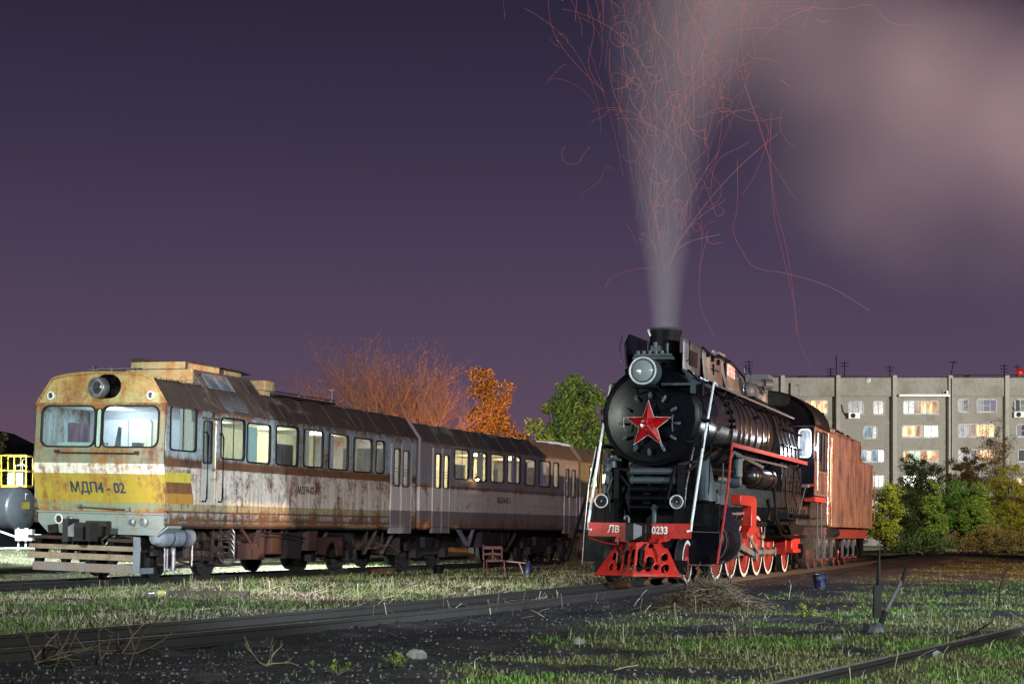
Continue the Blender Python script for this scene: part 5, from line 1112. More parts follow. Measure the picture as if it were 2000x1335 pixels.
# ------------------------------------------------------------------ grass, straw, cinders
def leafmat(name, c0, c1, c2, rough=.6):
    b = NB(name); g = b.n('ShaderNodeNewGeometry'); col = b.ramp(g.outputs['Random Per Island'], [(0, c0), (.5, c1), (1, c2)]); b.set(col, rough, 0, .25); 
    return b.m
def blades(name, x, y, h, wd, lean, mat, label, cat, bend=.5, zoff=0):
    n = len(x); z = ground_h(x, y)+zoff; az = rng.random(n)*2*np.pi; la = rng.random(n)*2*np.pi; ll = h*lean*rng.random(n)
    dx, dy = np.cos(az)*wd/2, np.sin(az)*wd/2; tx, ty = np.cos(la)*ll, np.sin(la)*ll
    V = np.empty((n, 5, 3))
    V[:, 0] = np.stack([x-dx, y-dy, z-.01], 1); V[:, 1] = np.stack([x+dx, y+dy, z-.01], 1)
    V[:, 2] = np.stack([x+dx*.8+tx*.35, y+dy*.8+ty*.35, z+h*.6], 1); V[:, 3] = np.stack([x-dx*.8+tx*.35, y-dy*.8+ty*.35, z+h*.6], 1)
    V[:, 4] = np.stack([x+tx, y+ty, z+h*(1-.25*lean*rng.random(n))], 1)
    base = np.arange(n)[:, None]*5
    F = np.concatenate([base+np.array([[0, 1, 2]]), base+np.array([[0, 2, 3]]), base+np.array([[3, 2, 4]])], 0)
    o = np_mesh(name, V.reshape(-1, 3), F, mat, False); tag(o, label, cat, kind='stuff'); return o
def sample(n, y0, y1, spread=.40, clump=.0):
    """more plants near, where each one shows"""
    t = rng.random(n); y = y0*(y1/y0)**t; x = (rng.random(n)*2-1)*spread*y
    return x, y
straw = leafmat('dry_straw', (.14,.12,.075), (.27,.25,.17), (.44,.42,.32)); green = leafmat('green_grass', (.035,.10,.015), (.07,.17,.025), (.16,.22,.05)); dull = leafmat('dull_grass', (.05,.07,.025), (.11,.12,.05), (.20,.18,.09))
def where(x, y, m): return x[m], y[m]
# left: between the trains and behind the railcars
x, y = sample(150000, 17, 75, .42); rl, sl, rd, sd, rr = lateral(x, y)
m = (rl < -1.25) & (rng.random(len(x)) < .10+.90*sstep(.42, .62, fbm(x, y, .9, 12))) & ((np.abs(rd) > .95) | (rng.random(len(x)) < .5))
x1, y1 = where(x, y, m); n = len(x1)
blades('dry_grass', x1, y1, (.02+.07*rng.random(n)**2)*(1+.6*fbm(x1, y1, .7, 3)), .008+.006*rng.random(n), 2.2, straw, 'matted pale dry grass around the rusty railcars', 'dry grass')
x, y = sample(60000, 17, 75, .42); rl, sl, rd, sd, rr = lateral(x, y)
m = (rl < -1.25) & (fbm(x, y, .9, 22) > .54) & (np.abs(rd) > .2); x1, y1 = where(x, y, m); n = len(x1)
blades('green_grass', x1, y1, (.04+.13*rng.random(n)), .009+.006*rng.random(n), 1.0, green, 'fresh green grass tufts near the rusty railcars', 'grass')
# right of the engine
x, y = sample(210000, 9, 115, .42); rl, sl, rd, sd, rr = lateral(x, y); g = grassy(x, y)
onr = np.minimum(np.abs(rr), np.abs(rr-1.52)) < .07
m = (rl > 1.5) & (g > .25) & (rng.random(len(x)) < g) & ~onr; x, y, g = x[m], y[m], g[m]; k = fbm(x, y, .6, 41)+.25*(fbm(x, y, 3, 44)-.5)
m = (k > .52); x1, y1 = x[m], y[m]; n = len(x1)
blades('green_grass', x1, y1, (.015+.045*rng.random(n)), .006+.007*rng.random(n)+.00015*y1, 1.1, green, 'green grass growing right of the locomotive', 'grass')
m = (k <= .54); x1, y1 = x[m], y[m]; n = len(x1)
blades('dull_grass', x1, y1, (.015+.055*rng.random(n)**1.5), .006+.007*rng.random(n)+.00015*y1, 1.3, dull, 'dull olive and tan grass right of the locomotive', 'grass')
x, y = sample(16000, 9, 80, .42); rl, sl, rd, sd, rr = lateral(x, y); m = (rl > 1.8) & (grassy(x, y) > .5) & (fbm(x, y, .7, 51) > .47) & ~(np.minimum(np.abs(rr), np.abs(rr-1.52)) < .08); x1, y1 = where(x, y, m); n = len(x1)
blades('dry_grass', x1, y1, (.03+.13*rng.random(n)**3), .005+.004*rng.random(n), .8, straw, 'thin dry grass stems right of the locomotive', 'dry grass')
# sparse tufts on the black ground
x, y = sample(2600, 10, 30, .40); m = (fbm(x, y, 1.3, 61) > .64); x1, y1 = where(x, y, m); n = len(x1)
blades('green_grass', x1, y1, (.02+.05*rng.random(n)), .007+.004*rng.random(n), 1.0, green, 'small sparse green tufts on the black cinders', 'grass')
# dry stalks lying and standing
def stalks(n, fnr, label, h=(.15, .5), flat=.5):
    b = MB(); k = 0
    while k < n:
        x, y = fnr(); z = float(ground_h(np.array([x]), np.array([y]))[0]); hh = rng.uniform(*h); a = rng.random()*6.28
        if rng.random() < flat: dx, dy, dz2 = math.cos(a)*hh, math.sin(a)*hh*.6, .02+.12*rng.random()
        else: dx, dy, dz2 = .2*math.cos(a)*hh, .2*math.sin(a)*hh, hh
        b.tube([(x, y, z), (x+dx*.5, y+dy*.5, z+dz2*.6), (x+dx, y+dy, z+dz2)], .003+.00008*y, 3); k += 1
    o = b.build('dry_stalks', straw, None, smooth=False); tag(o, label, 'dry stalks', kind='stuff')
stalks(520, lambda: (lambda y: (PX(rng.uniform(180, 1100), y), y))(rng.uniform(23, 36)), 'pale broken reed stalks lying between the two trains', (.08, .3), .75)
stalks(80, lambda: (lambda y: (PX(rng.uniform(1150, 2000), y), y))(rng.uniform(11, 34)), 'scattered dry stalks in the grass right of the locomotive', (.06, .26), .55)
def lumps(name, n, fnr, s0, s1, mat, label):
    P = []; F = []
    base = np.array([(1, 0, -.5), (-.5, .87, -.5), (-.5, -.87, -.5), (0, 0, .8), (.3, .5, .5)])
    fc = np.array([(0, 1, 4), (1, 3, 4), (0, 4, 3), (1, 2, 3), (2, 0, 3), (0, 2, 1)])
    x, y = fnr(n); n = len(x); z = ground_h(x, y); s = s0+(s1-s0)*rng.random(n)**3; a = rng.random(n)*6.28
    V = np.empty((n, 5, 3)); jit = 1+.5*(rng.random((n, 5, 3))-.5)
    bb = base[None]*jit*s[:, None, None]; V[:, :, 0] = bb[:, :, 0]*np.cos(a)[:, None]-bb[:, :, 1]*np.sin(a)[:, None]+x[:, None]
    V[:, :, 1] = bb[:, :, 0]*np.sin(a)[:, None]+bb[:, :, 1]*np.cos(a)[:, None]+y[:, None]; V[:, :, 2] = bb[:, :, 2]*.7+z[:, None]
    F = (np.arange(n)[:, None, None]*5+fc[None]).reshape(-1, 3); o = np_mesh(name, V.reshape(-1, 3), F, mat, False); tag(o, label, name.replace('_', ' '), kind='stuff'); return o
cinm = leafmat('cinder_lumps', (.012,.011,.014), (.045,.04,.048), (.17,.155,.17), .7)
def cf(n):
    x, y = sample(n, 9.5, 45, .42); rl, sl, rd, sd, rr = lateral(x, y); m = (rl > -1.0) & (grassy(x, y) < .6) & (fbm(x, y, 2.2, 71) > .38); return x[m], y[m]
lumps('cinders', 42000, cf, .006, .04, cinm, 'black and grey cinders strewn along the locomotive track')
def cf2(n):
    x, y = sample(n, 18, 45, .42); rl, sl, rd, sd, rr = lateral(x, y); m = ((rl < -.9) & (rl > -2.6) | (np.abs(rd-1.6) < .7)) & (fbm(x, y, 2.2, 72) > .4); return x[m], y[m]
lumps('gravel', 16000, cf2, .008, .035, leafmat('gravel_lumps', (.03,.03,.035), (.09,.09,.095), (.22,.22,.22), .8), 'grey gravel along the edges of the tracks')

# ------------------------------------------------------------------ trees
bark = paint('bark', (.10,.075,.05), .9, .4, 6, (.05,.04,.03), .4, bump=.5); barkw = paint('pale_bark', (.30,.27,.22), .8, .3, 6, (.1,.08,.06), .4)
def leaves_mesh(parent, C, Rr, n, sz, mat, hang=0):
    """many small leaf faces round clump centres"""
    k = rng.integers(0, len(C), n); d = rng.normal(size=(n, 3)); d /= np.linalg.norm(d, axis=1)[:, None]; rad = Rr[k]*rng.random(n)**.45
    p = C[k]+d*rad[:, None]*np.array([1, 1, .8]); p[:, 2] -= hang*rng.random(n)
    u = rng.normal(size=(n, 3)); u /= np.linalg.norm(u, axis=1)[:, None]; v = np.cross(u, rng.normal(size=(n, 3))); v /= np.linalg.norm(v, axis=1)[:, None]
    s = sz*(.5+rng.random(n))[:, None]; V = np.stack([p-u*s, p+v*s*.45, p+u*s, p-v*s*.45], 1).reshape(-1, 3)
    o = np_mesh('crown', V, np.arange(4*n).reshape(-1, 4), mat, False); o.parent = parent; return o
def tree(name, label, cat, pos, lobes, ncl, nleaf, sz, mat, group=None, trunk_r=.12, tm=None, clr=.35, hang=0, bottom=None, limbs=True):
    """lobes: (dx, dz, rx, rz) ellipsoids in metres from the foot"""
    gz = float(ground_h(np.array([pos[0]]), np.array([pos[1]]))[0]); root = empty(name, (pos[0], pos[1], gz)); tag(root, label, cat, group)
    C = []; vol = np.array([l[2]*l[2]*l[3] for l in lobes]); vol = vol/vol.sum()
    for k in range(ncl):
        l = lobes[rng.choice(len(lobes), p=vol)]; d = rng.normal(size=3); d /= np.linalg.norm(d); q = rng.random()**.4*(.80+.3*rng.random())
        C.append((l[0]+d[0]*l[2]*q, d[1]*l[2]*q, max(.3, l[1]+d[2]*l[3]*q)))
    C = np.array(C); Rr = clr*(.5+rng.random(ncl)); leaves_mesh(root, C, Rr, nleaf, sz, mat, hang)
    top = max(l[1]+l[3]*.5 for l in lobes); b = MB(); b.tube([(0, 0, -.2), (.05, 0, top*.35), (-.05, .05, top*.7), (0, 0, top)], [trunk_r, trunk_r*.75, trunk_r*.45, trunk_r*.12], 7)
    if limbs:
        for k in rng.choice(ncl, min(ncl, 46), replace=False):
            c = C[k]; z0 = max(.2, c[2]*.45); b.tube([(0, 0, z0), (c[0]*.5, c[1]*.5, z0+(c[2]-z0)*.6), tuple(c)], [trunk_r*.3, trunk_r*.18, .012], 4)
    b.build('trunk', tm or bark, root); return root
gl = leafmat('green_leaves', (.04,.10,.02), (.08,.17,.03), (.18,.26,.06)); yl = leafmat('yellow_green_leaves', (.10,.13,.02), (.22,.22,.03), (.38,.30,.05)); ol = leafmat('orange_leaves', (.14,.08,.02), (.24,.13,.03), (.34,.20,.05))
bl = leafmat('brown_leaves', (.06,.035,.02), (.13,.075,.03), (.22,.14,.05)); dg = leafmat('dark_leaves', (.02,.035,.015), (.045,.065,.02), (.09,.10,.03)); bg_ = leafmat('bright_green_leaves', (.07,.12,.02), (.14,.20,.04), (.28,.29,.07))
k = 88/3200
tree('green_tree', 'broad green tree behind the railcars, just left of the locomotive', 'tree', (PX(1098, 88), 88), [(.65, 7.6, 1.7, 2.0), (-1.2, 5.6, 1.6, 1.5), (.9, 5.4, 2.0, 2.2), (-.6, 4.2, 2.4, 1.9)], 240, 60000, .10, gl, 'trees beyond the railcars', .2, hang=.3, clr=.42)
tree('green_tree', 'green treetop showing above the left edge of the smokebox', 'tree', (PX(1205, 96), 96), [(0, 8.2, 1.0, 2.2), (.8, 6, 1.4, 2)], 60, 7000, .09, gl, 'trees beyond the railcars', .18)
tree('autumn_tree', 'dense orange autumn tree with pointed top behind the middle railcar', 'tree', (PX(958, 90), 90), [(-.35, 7.9, .9, 2.3), (.30, 7.7, .8, 2.0), (-.7, 5.6, 1.1, 1.8), (.4, 5.2, 1.5, 1.8), (1.7, 5.0, 1.2, 1.5), (.2, 4, 2.1, 1.6)], 230, 60000, .075, ol, 'trees beyond the railcars', .15, clr=.46)
bl2 = leafmat('russet_leaves', (.10,.05,.03), (.17,.09,.045), (.24,.13,.06))
# leafless tree: recursive limbs
def bare_tree(name, label, pos, h, spread, seed, mat, group, nleaf=1500, lm=None):
    r_ = random.Random(seed); gz = float(ground_h(np.array([pos[0]]), np.array([pos[1]]))[0]); root = empty(name, (pos[0], pos[1], gz)); tag(root, label, 'tree', group)
    b = MB(); tips = []
    def grow(p, d, L_, r, lv):
        pts = [p]; n = 4
        for k in range(n):
            d = (d+Vector((r_.gauss(0, .10), r_.gauss(0, .10), r_.gauss(.03, .06)))).normalized(); p = p+d*(L_/n); pts.append(p)
            if lv < 4 and k >= 1:
                for q in range(2 if lv < 3 else 1):
                    ax = Vector((r_.gauss(0, 1), r_.gauss(0, 1), 0)); nd = (d+ax.normalized()*r_.uniform(.45, 1.0)+Vector((0, 0, .10))).normalized()
                    grow(p, nd, L_*r_.uniform(.50, .70), r*.52, lv+1)
        b.tube(pts, [r*(1-.16*k) for k in range(n+1)], 4 if lv > 1 else 6); tips.append(p)
    b.tube([(0, 0, -.2), (0, 0, h*.18)], [.22, .18], 8)
    for k in range(20):
        a = k*2.4; t = spread*(.10+1.0*(k/20)); grow(Vector((0, 0, h*(.14+.10*r_.random()))), Vector((math.cos(a)*t, math.sin(a)*t, 1)).normalized(), h*.46, .06, 1)
    b.build('trunk', mat, root, smooth=False)
    if nleaf:
        T = np.array([tuple(t) for t in tips]); leaves_mesh(root, T, np.full(len(T), .34), nleaf, .034, lm or ol)
    return root
bare_tree('bare_tree', 'large bare autumn tree with fine orange-lit twigs behind the leading railcar', (PX(762, 84), 84), 9.4, .85, 4, paint('orange_brown_twigs', (.17,.10,.065), .8, .3), 'trees beyond the railcars', 16000, bl2)
bare_tree('bare_tree', 'low bare bush with orange twigs between the two autumn trees', (PX(880, 86), 86), 5.5, .9, 9, paint('brown_twigs', (.13,.08,.05), .8, .3), 'trees beyond the railcars', 1200)
tree('dark_tree', 'dark tree at the left edge above the fuel tank', 'tree', (PX(-12, 92), 92), [(0, 4.2, 1.3, 2.2), (-1.2, 3.5, 1.3, 1.9)], 50, 8000, .08, dg, None, .12)
G = 'trees and bushes before the apartment building'
def rt(nm, label, pxc, Y, lobes, ncl, nl, sz, mat, **kw): return tree(nm, label, 'tree' if 'tree' in nm else 'bush', (PX(pxc, Y), Y), lobes, int(ncl*1.5), int(nl*1.7), sz*.78, mat, G, **kw)
rt('bush', 'yellow-green bush immediately right of the tender', 1728, 96, [(0, 2.6, .95, 1.9), (-.3, 1.4, 1.1, 1.2), (.5, 3.2, .7, 1.0)], 70, 9000, .075, yl)
rt('tree', 'dark olive tree with a rounded top in front of the lit balcony', 1800, 112, [(0, 5.0, 1.7, 2.1), (-.6, 3.0, 1.6, 2), (1.0, 3.4, 1.5, 2)], 90, 12000, .085, dg, clr=.42)
rt('tree', 'bright green conical young tree left of the brown bushes', 1823, 100, [(0, 3.6, .5, 1.4), (0, 2.2, .8, 1.6), (.1, 1.0, .9, 1.0)], 80, 9000, .07, bg_, clr=.28)
rt('bush', 'dark green bush between the yellow bush and the conical tree', 1768, 108, [(0, 2.6, 1.3, 2.2), (.3, 1.3, 1.5, 1.3)], 60, 8000, .08, dg)
rt('tree', 'tall rusty brown tree before the fourth balcony column', 1890, 116, [(0, 6.0, 1.6, 1.4), (-.5, 4.0, 1.6, 2), (.9, 4.4, 1.6, 2)], 80, 10000, .075, bl, clr=.38, trunk_r=.08)
rt('tree', 'tall sparse birch with a pale trunk and thin brown leaves', 1945, 110, [(0, 7.0, 1.2, 2.2), (.2, 4.6, 1.6, 2)], 70, 5000, .065, bl, tm=barkw, clr=.45, trunk_r=.07)
rt('bush', 'olive green bush below the rusty brown tree', 1872, 104, [(0, 3.2, 1.3, 1.6), (.4, 1.6, 1.5, 1.4)], 70, 9000, .075, gl)
rt('bush', 'light green clump in the middle of the right-hand bushes', 1915, 102, [(0, 3.6, .8, 1.0), (-.2, 2.2, 1.0, 1.3)], 60, 7000, .075, bg_)
rt('bush', 'yellow-brown bush at the right edge above the tiled shed', 1972, 106, [(0, 3.8, 1.5, 2.0), (.4, 2.0, 1.7, 1.6)], 80, 10000, .075, yl)
rt('bush', 'brown undergrowth at the far right edge of the yard', 2030, 112, [(0, 3.8, 1.9, 2.6), (0, 1.8, 2.2, 1.6)], 80, 9000, .08, bl)
rt('bush', 'dark brown thicket at the foot of the right-hand trees', 1920, 98, [(-1.6, .7, 1.2, .8), (0, .8, 1.4, .9), (1.7, .8, 1.4, .9)], 60, 7000, .06, bl)
rt('bush', 'low dark thicket at the foot of the conical tree', 1800, 96, [(-1.2, .6, 1.0, .7), (.8, .6, 1.2, .8)], 50, 5000, .06, dg)

# ------------------------------------------------------------------ apartment building
BY = 187.0; K = BY/3200
def bx(px): return (px-1000)*K
def bz(py): return ZC+(1046-py)*K
brickm = NB('grey_white_brick')
bt = brickm.n('ShaderNodeTexBrick'); mp = brickm.n('ShaderNodeMapping'); mp.inputs['Rotation'].default_value = (R(90), 0, 0); mp.inputs['Scale'].default_value = (1.6, 1.6, 1.6)
brickm.l(brickm.tc.outputs['Object'], mp.inputs[0]); brickm.l(mp.outputs[0], bt.inputs['Vector'])
bt.inputs['Color1'].default_value = (.37,.355,.325,1); bt.inputs['Color2'].default_value = (.29,.28,.255,1); bt.inputs['Mortar'].default_value = (.20,.19,.165,1); bt.inputs['Scale'].default_value = 1.6; bt.inputs['Mortar Size'].default_value = .035
nn = brickm.noise(.25, 6); ns = brickm.noise(1, 5, brickm.mapping((.8, .8, .12)))
cc = brickm.mix(brickm.ramp(ns, [(.5, g3(0)), (.75, g3(.7))]), bt.outputs[0], (.13,.11,.085)); cc = brickm.mix(brickm.ramp(nn, [(.4, g3(0)), (.7, g3(.5))]), cc, (.27,.25,.21)); brickm.set(cc, .9, 0, .2)
panelm = paint('stained_concrete_panel', (.32,.31,.28), .9, .2, .5, (.15,.125,.09), .4, streak=.6); pilm = paint('concrete_pilaster', (.38,.37,.335), .9, .15, .6, (.18,.16,.12), .3, streak=.4)
bd = empty('apartment_building', (bx(1750), BY, 0)); tag(bd, 'five storey grey brick apartment building with some lit windows behind the bushes', 'apartment building')
ox = bx(1750)
def bo(x): return x-ox
fnB = lambda u, v, t: (u, -t, v)
def mkwin(px0, px1, py0, py1): return (bo(bx(px0)), bo(bx(px1)), bz(py1), bz(py0))
W_ = [ # px0, px1, row top, row bottom, pane kinds by pane
 (1572,1617,781,808,'LLLL'),(1656.5,1687,783,808,'CDC'),(1705,1726.5,782.5,808.5,'DD'),(1763.5,1833,782,808,'DDWLLO'),(1870.5,1891.5,779,804,'CD'),(1907.5,1946.5,779,804,'CVV'),(1982,2013,779,804,'DCD'),
 (1685.5,1713.5,832,855.5,'BBC'),(1761.5,1833.5,830,853.5,'LLWDD'),(1871,1943,827.5,852.5,'DCWLLL'),(1984.5,2013,828,852.5,'CDC'),
 (1680,1727,878,901.5,'BCBD'),(1763.5,1833,879,901.5,'LGGOLL'),(1871,1943,877,901,'DDDLLL'),(1988,2015,877,901,'DD'),
 (1656,1687,927,951,'DC'),(1705,1727,927,951,'DD'),(1763,1833,927,951,'DDGDD'),(1870,1943,927,951,'DDCDD'),(1986,2008,931,953,'LL'),
 (1450,1500,781,808,'DDC'),(1572,1617,830,855,'DDCD'),(1450,1500,830,855,'DD'),
 (1656,1727,976,999,'DDCD'),(1763,1833,976,999,'DDDD'),(1870,1943,976,999,'DCDD'),(1984,2013,976,999,'DD'),(2040,2075,779,804,'DD'),(2040,2075,828,852,'LC'),(2040,2075,877,901,'DD')]
pk = {'L': emis('lit_warm_window', (1, .58, .24), 1.35), 'O': emis('lit_orange_window', (1, .42, .15), .7), 'W': emis('lit_pale_window', (1, .7, .5), .4), 'G': emis('lit_greenish_window', (.75, 1, .75), .9),
      'B': emis('lit_blue_window', (.35, .55, .75), .38), 'V': emis('lit_violet_window', (.35, .33, .75), .22), 'C': paint('curtained_window', (.13,.15,.18), .3, .3, 1), 'D': paint('dark_window', (.05,.055,.075), .15, .4, 1, spec=.8)}
fwm = paint('window_frame_paint', (.50,.51,.52), .6, .2, 2)
def litwin(nm, c0, s0, c1, s1):
    b = NB(nm); q = b.ramp(b.noise(.9, 3, b.mapping((1.6, 1, .5))), [(.40, tuple(v*s0 for v in c0)), (.60, tuple(v*s1 for v in c1))]); b.l(q, b.b.inputs['Emission Color']); b.b.inputs['Emission Strength'].default_value = 1; return b.set((.02,.02,.02), .6)
pk['L'] = litwin('lit_warm_window', (1, .42, .14), .7, (1, .72, .36), 2.0); pk['O'] = litwin('lit_orange_window', (1, .32, .10), .45, (1, .5, .2), .9); pk['W'] = litwin('lit_pale_window', (1, .5, .3), .25, (1, .7, .5), .6); pk['B'] = litwin('lit_blue_window', (.2, .35, .5), .3, (.5, .75, .9), .8)
holesB = [mkwin(*w_[:4]) for w_ in W_]
b = MB(); panel(b, fnB, bo(bx(1432)), bo(bx(2110)), -.5, bz(738), holesB, rc=0); b.build('facade', brickm.m, bd, smooth=False)
b = MB(); b.box(bo(bx(1432)), bo(bx(2110)), .3, 12, -.5, bz(739)); b.build('building_body', pilm, bd)
for w_, h in zip(W_, holesB):
    f = MB(); fwid = .09; a0, a1, b0, b1 = h
    for (u0, u1, v0, v1) in ((a0, a1, b0-.02, b0+fwid), (a0, a1, b1-fwid, b1+.02), (a0-.02, a0+fwid, b0, b1), (a1-fwid, a1+.02, b0, b1)): f.box(u0, u1, -.03, .08, v0, v1)
    f.box(a0-.1, a1+.1, -.12, -.031, b0-.10, b0-.025)
    np_ = len(w_[4]); 
    for q in range(1, np_): u = a0+(a1-a0)*q/np_; f.box(u-.045, u+.045, -.025, .08, b0, b1)
    if w_[4][0] in 'CD' and np_ > 1: u = a0+(a1-a0)/np_; u2 = u+(a1-a0)/np_; f.box(u, u2, -.02, .08, (b0+b1)/2-.03, (b0+b1)/2+.03)
    fo = f.build('window', fwm, bd)
    for q, ch in enumerate(w_[4]):
        u0 = a0+(a1-a0)*q/np_; u1 = a0+(a1-a0)*(q+1)/np_; p = MB(); p.add([(u0, .06, b0), (u1, .06, b0), (u1, .06, b1), (u0, .06, b1)], [(0,1,2,3)]); p.build('pane', pk[ch], fo)
pil = [1416, 1526.5, 1634.5, 1744.5, 1853, 1963, 2073]
for p in pil:
    b = MB(); b.box(bo(bx(p-4)), bo(bx(p+4)), -.9, .0, -.5, bz(734)); b.build('pilaster', pilm, bd)
for p0, p1 in zip(pil, pil[1:]):
    b = MB(); b.box(bo(bx(p0+4)), bo(bx(p1-4)), -.45, -.0, bz(774), bz(738)); b.build('parapet_panel', panelm, bd)
    b = MB(); b.box(bo(bx(p0+4)), bo(bx(p1-4)), -.5, .05, bz(738), bz(736.3)); b.build('coping', M['dkrust'], bd)
    b = MB()
    for py in (825, 874, 923, 972, 1021): b.box(bo(bx(p0+4)), bo(bx(p1-4)), -.06, -.0, bz(py+2), bz(py-2.5))
    b.build('floor_band', panelm, bd)
b = MB(); b.box(bo(bx(1750)), bo(bx(1848)), -1.6, -.45, bz(775), bz(773)); b.box(bo(bx(1750)), bo(bx(1848)), -1.62, -1.55, bz(776), bz(772)); b.build('canopy', M['white'], bd)
for (px, py) in ((1666, 812), (1988, 810), (1845, 767)):
    b = MB(); s = .75 if py > 780 else .4; u = bo(bx(px)); b.box(u-s*.85, u+s*.85, -.75 if py > 780 else -.8, -.35, bz(py)-s*.45, bz(py)+s*.45); a_ = b.build('air_conditioner', M['white'], bd)
    b = MB(); b.torus((u-.15, -.78 if py > 780 else -.82, bz(py)), (0, 1, 0), s*.3, .05, 20, 5); b.lathe([(s*.26, 0), (.001, .01)], (u-.15, -.76 if py > 780 else -.81, bz(py)), (0, -1, 0), 16); b.build('fan_grille', M['rubber'], a_)
def aer(px, h, bars, lean=0):
    b = MB(); u = bo(bx(px)); z = bz(737); b.tube([(u, .5, z-.3), (u+lean, .5, z+h)], .05, 4)
    for k in range(bars): b.tube([(u-.5+.05*k+lean*.8, .5, z+h-.35*k-.2), (u+.5-.05*k+lean*.8, .5, z+h-.35*k-.2)], .035, 4)
    b.build('aerial', M['sooty'], bd)
aer(1467, 2.0, 6, -.2); aer(1635, 2.6, 0); aer(1651, 1.9, 2); aer(1624, 1.2, 3); aer(1740, 1.4, 2); aer(1857, 2.0, 1, .5); aer(1964, 1.6, 4); aer(1989, 1.5, 1)
b = MB(); b.lathe([(.35, 0), (.25, .12), (.001, .18)], (bo(bx(1693)), -.6, bz(743)), (-.7, -1, .4), 14); b.tube([(bo(bx(1685)), -.3, bz(741)), (bo(bx(1693)), -.6, bz(743))], .04); b.build('satellite_dish', M['white'], bd)
b = MB(); b.lathe([(.45, 0), (.34, .12), (.001, .2)], (bo(bx(1991.5)), -.2, bz(726)), (-.2, -1, .2), 20); b.tube([(bo(bx(1991)), .1, bz(736)), (bo(bx(1991)), .0, bz(726))], .05); b.build('satellite_dish', M['red'], bd)
b = MB(); b.tube([(bo(bx(1510)), 0.5, bz(732)), (bo(bx(1600)), .5, bz(733)), (bo(bx(1700)), .5, bz(733))], .02, 4); b.tube([(bo(bx(1860)), 0.5, bz(731)), (bo(bx(2000)), .5, bz(731))], .03, 4); b.box(bo(bx(1560)), bo(bx(1578)), .3, .5, bz(735), bz(733.5)); b.box(bo(bx(1887)), bo(bx(1896)), .3, .8, bz(737), bz(732)); b.build('roof_wiring', M['sooty'], bd)
b = MB(); b.tube([(bo(bx(1643.5)), -.2, bz(790)), (bo(bx(1646)), -.2, bz(803)), (bo(bx(1652)), -.2, bz(812)), (bo(bx(1659)), -.4, bz(813))], .05, 5); b.tube([(bo(bx(1980)), -.2, bz(785)), (bo(bx(1978)), -.2, bz(797)), (bo(bx(1982)), -.3, bz(807))], .05, 5); b.tube([(bo(bx(1854)), -.95, bz(740)), (bo(bx(1854)), -.95, bz(900))], .06, 5); b.build('wall_pipe', M['rubber'], bd)
# low tiled shed
tilem = NB('red_roof_tiles'); wv = tilem.n('ShaderNodeTexWave'); wv.inputs['Scale'].default_value = 1.1; tilem.l(tilem.tc.outputs['Object'], wv.inputs['Vector']); tilem.set(tilem.mix(wv.outputs['Fac'], (.05,.02,.015), (.24,.085,.05)), .8)
sh = empty('shed', (PX(1925, 124), 124, 0)); tag(sh, 'low white walled shed with ribbed red tile roof behind the right-hand bushes', 'shed')
b = MB(); b.box(-3.2, 3.6, 0, 4, -.4, 3.1); b.build('wall', M['white'], sh)
b = MB(); b.prism([(-.35, 3.08), (2.2, 4.0), (4.3, 3.1), (4.3, 3.0), (2.2, 3.9), (-.35, 3.0)], lambda u, v: (-3.4, u, v), lambda u, v: (3.9, u, v)); b.build('roof', tilem.m, sh)

# ------------------------------------------------------------------ left background
ds_ = empty('shed', (PX(-10, 130), 130, 0)); tag(ds_, 'unlit black gabled building at the left edge behind the yellow railing', 'shed')
b = MB(); b.box(-7, 4.0, 0, 8, -.5, 7.5); b.build('wall', M['sooty'], ds_)
b = MB(); b.prism([(-7.5, 7.4), (-1, 9.6), (1.6, 8.3), (4.6, 8.2), (4.6, 7.6), (-7.5, 7.3)], lambda u, v: (u, -.3, v), lambda u, v: (u, 8.3, v)); b.build('roof', M['sooty'], ds_)
yel = paint('yellow_railing_paint', (.75,.50,.02), .4, .15); tgm = paint('grey_tank_paint', (.05,.057,.065), .4, .3, 3, (.06,.06,.06), .4)
TX, TY = PX(43, 60), 60.0
tk = empty('fuel_tank', (TX, TY, .55)); tag(tk, 'grey cylindrical fuel tank at the left edge beside the railcar front', 'tank')
ax = Vector((-.90, .42, 0)); b = MB(); c0 = Vector((0, 0, 1.42)); b.lathe([(.001, -.16), (.45, -.12), (.74, -.03), (.80, .03), (.81, .08), (.81, 4.5), (.7, 4.65), (.001, 4.7)], c0, ax, 36); b.build('vessel', tgm, tk)
b = MB(); b.torus(c0+ax*.05, ax, .81, .02, 36, 5); b.torus(c0+ax*1.5, ax, .81, .015, 36, 5); b.build('weld_seam', tgm, tk)
for q in (.8, 3.2): 
    b = MB(); p = c0+ax*q; b.obox((p.x, p.y, .25), (.4, 1.2, .7), (0, 0, math.atan2(ax.y, ax.x))); b.build('cradle', M['sooty'], tk)
qv = (-ax).to_track_quat('Z', 'Y'); pf = c0-ax*.17; rx_ = Vector((-ax.y, ax.x, 0)).normalized(); rx_ = -rx_ if rx_.x < 0 else rx_
mt = Matrix(((rx_.x, 0, -ax.x, pf.x), (rx_.y, 0, -ax.y, pf.y), (0, 1, 0, pf.z), (0, 0, 0, 1)))
yp = MB(); yp.add([mt @ Vector(v) for v in ((-.22, -.0, 0), (.22, 0, 0), (.22, .26, 0), (-.22, .26, 0))], [(0,1,2,3)]); yp.build('warning_plate', paint('yellow_plate', (.20,.16,.02), .5), tk)
text_obj('N92', .2, 'lettering', blk, tk, mt @ Matrix.Translation((0, -.22, .02)), .001, .9); text_obj('Г', .28, 'lettering', M['white'], tk, mt @ Matrix.Translation((0, .45, .03)), .001, .9)
pfm = empty('tank_platform', (PX(27, 60.6), 61.0, .55)); tag(pfm, 'bright yellow railed platform above the grey fuel tank', 'platform')
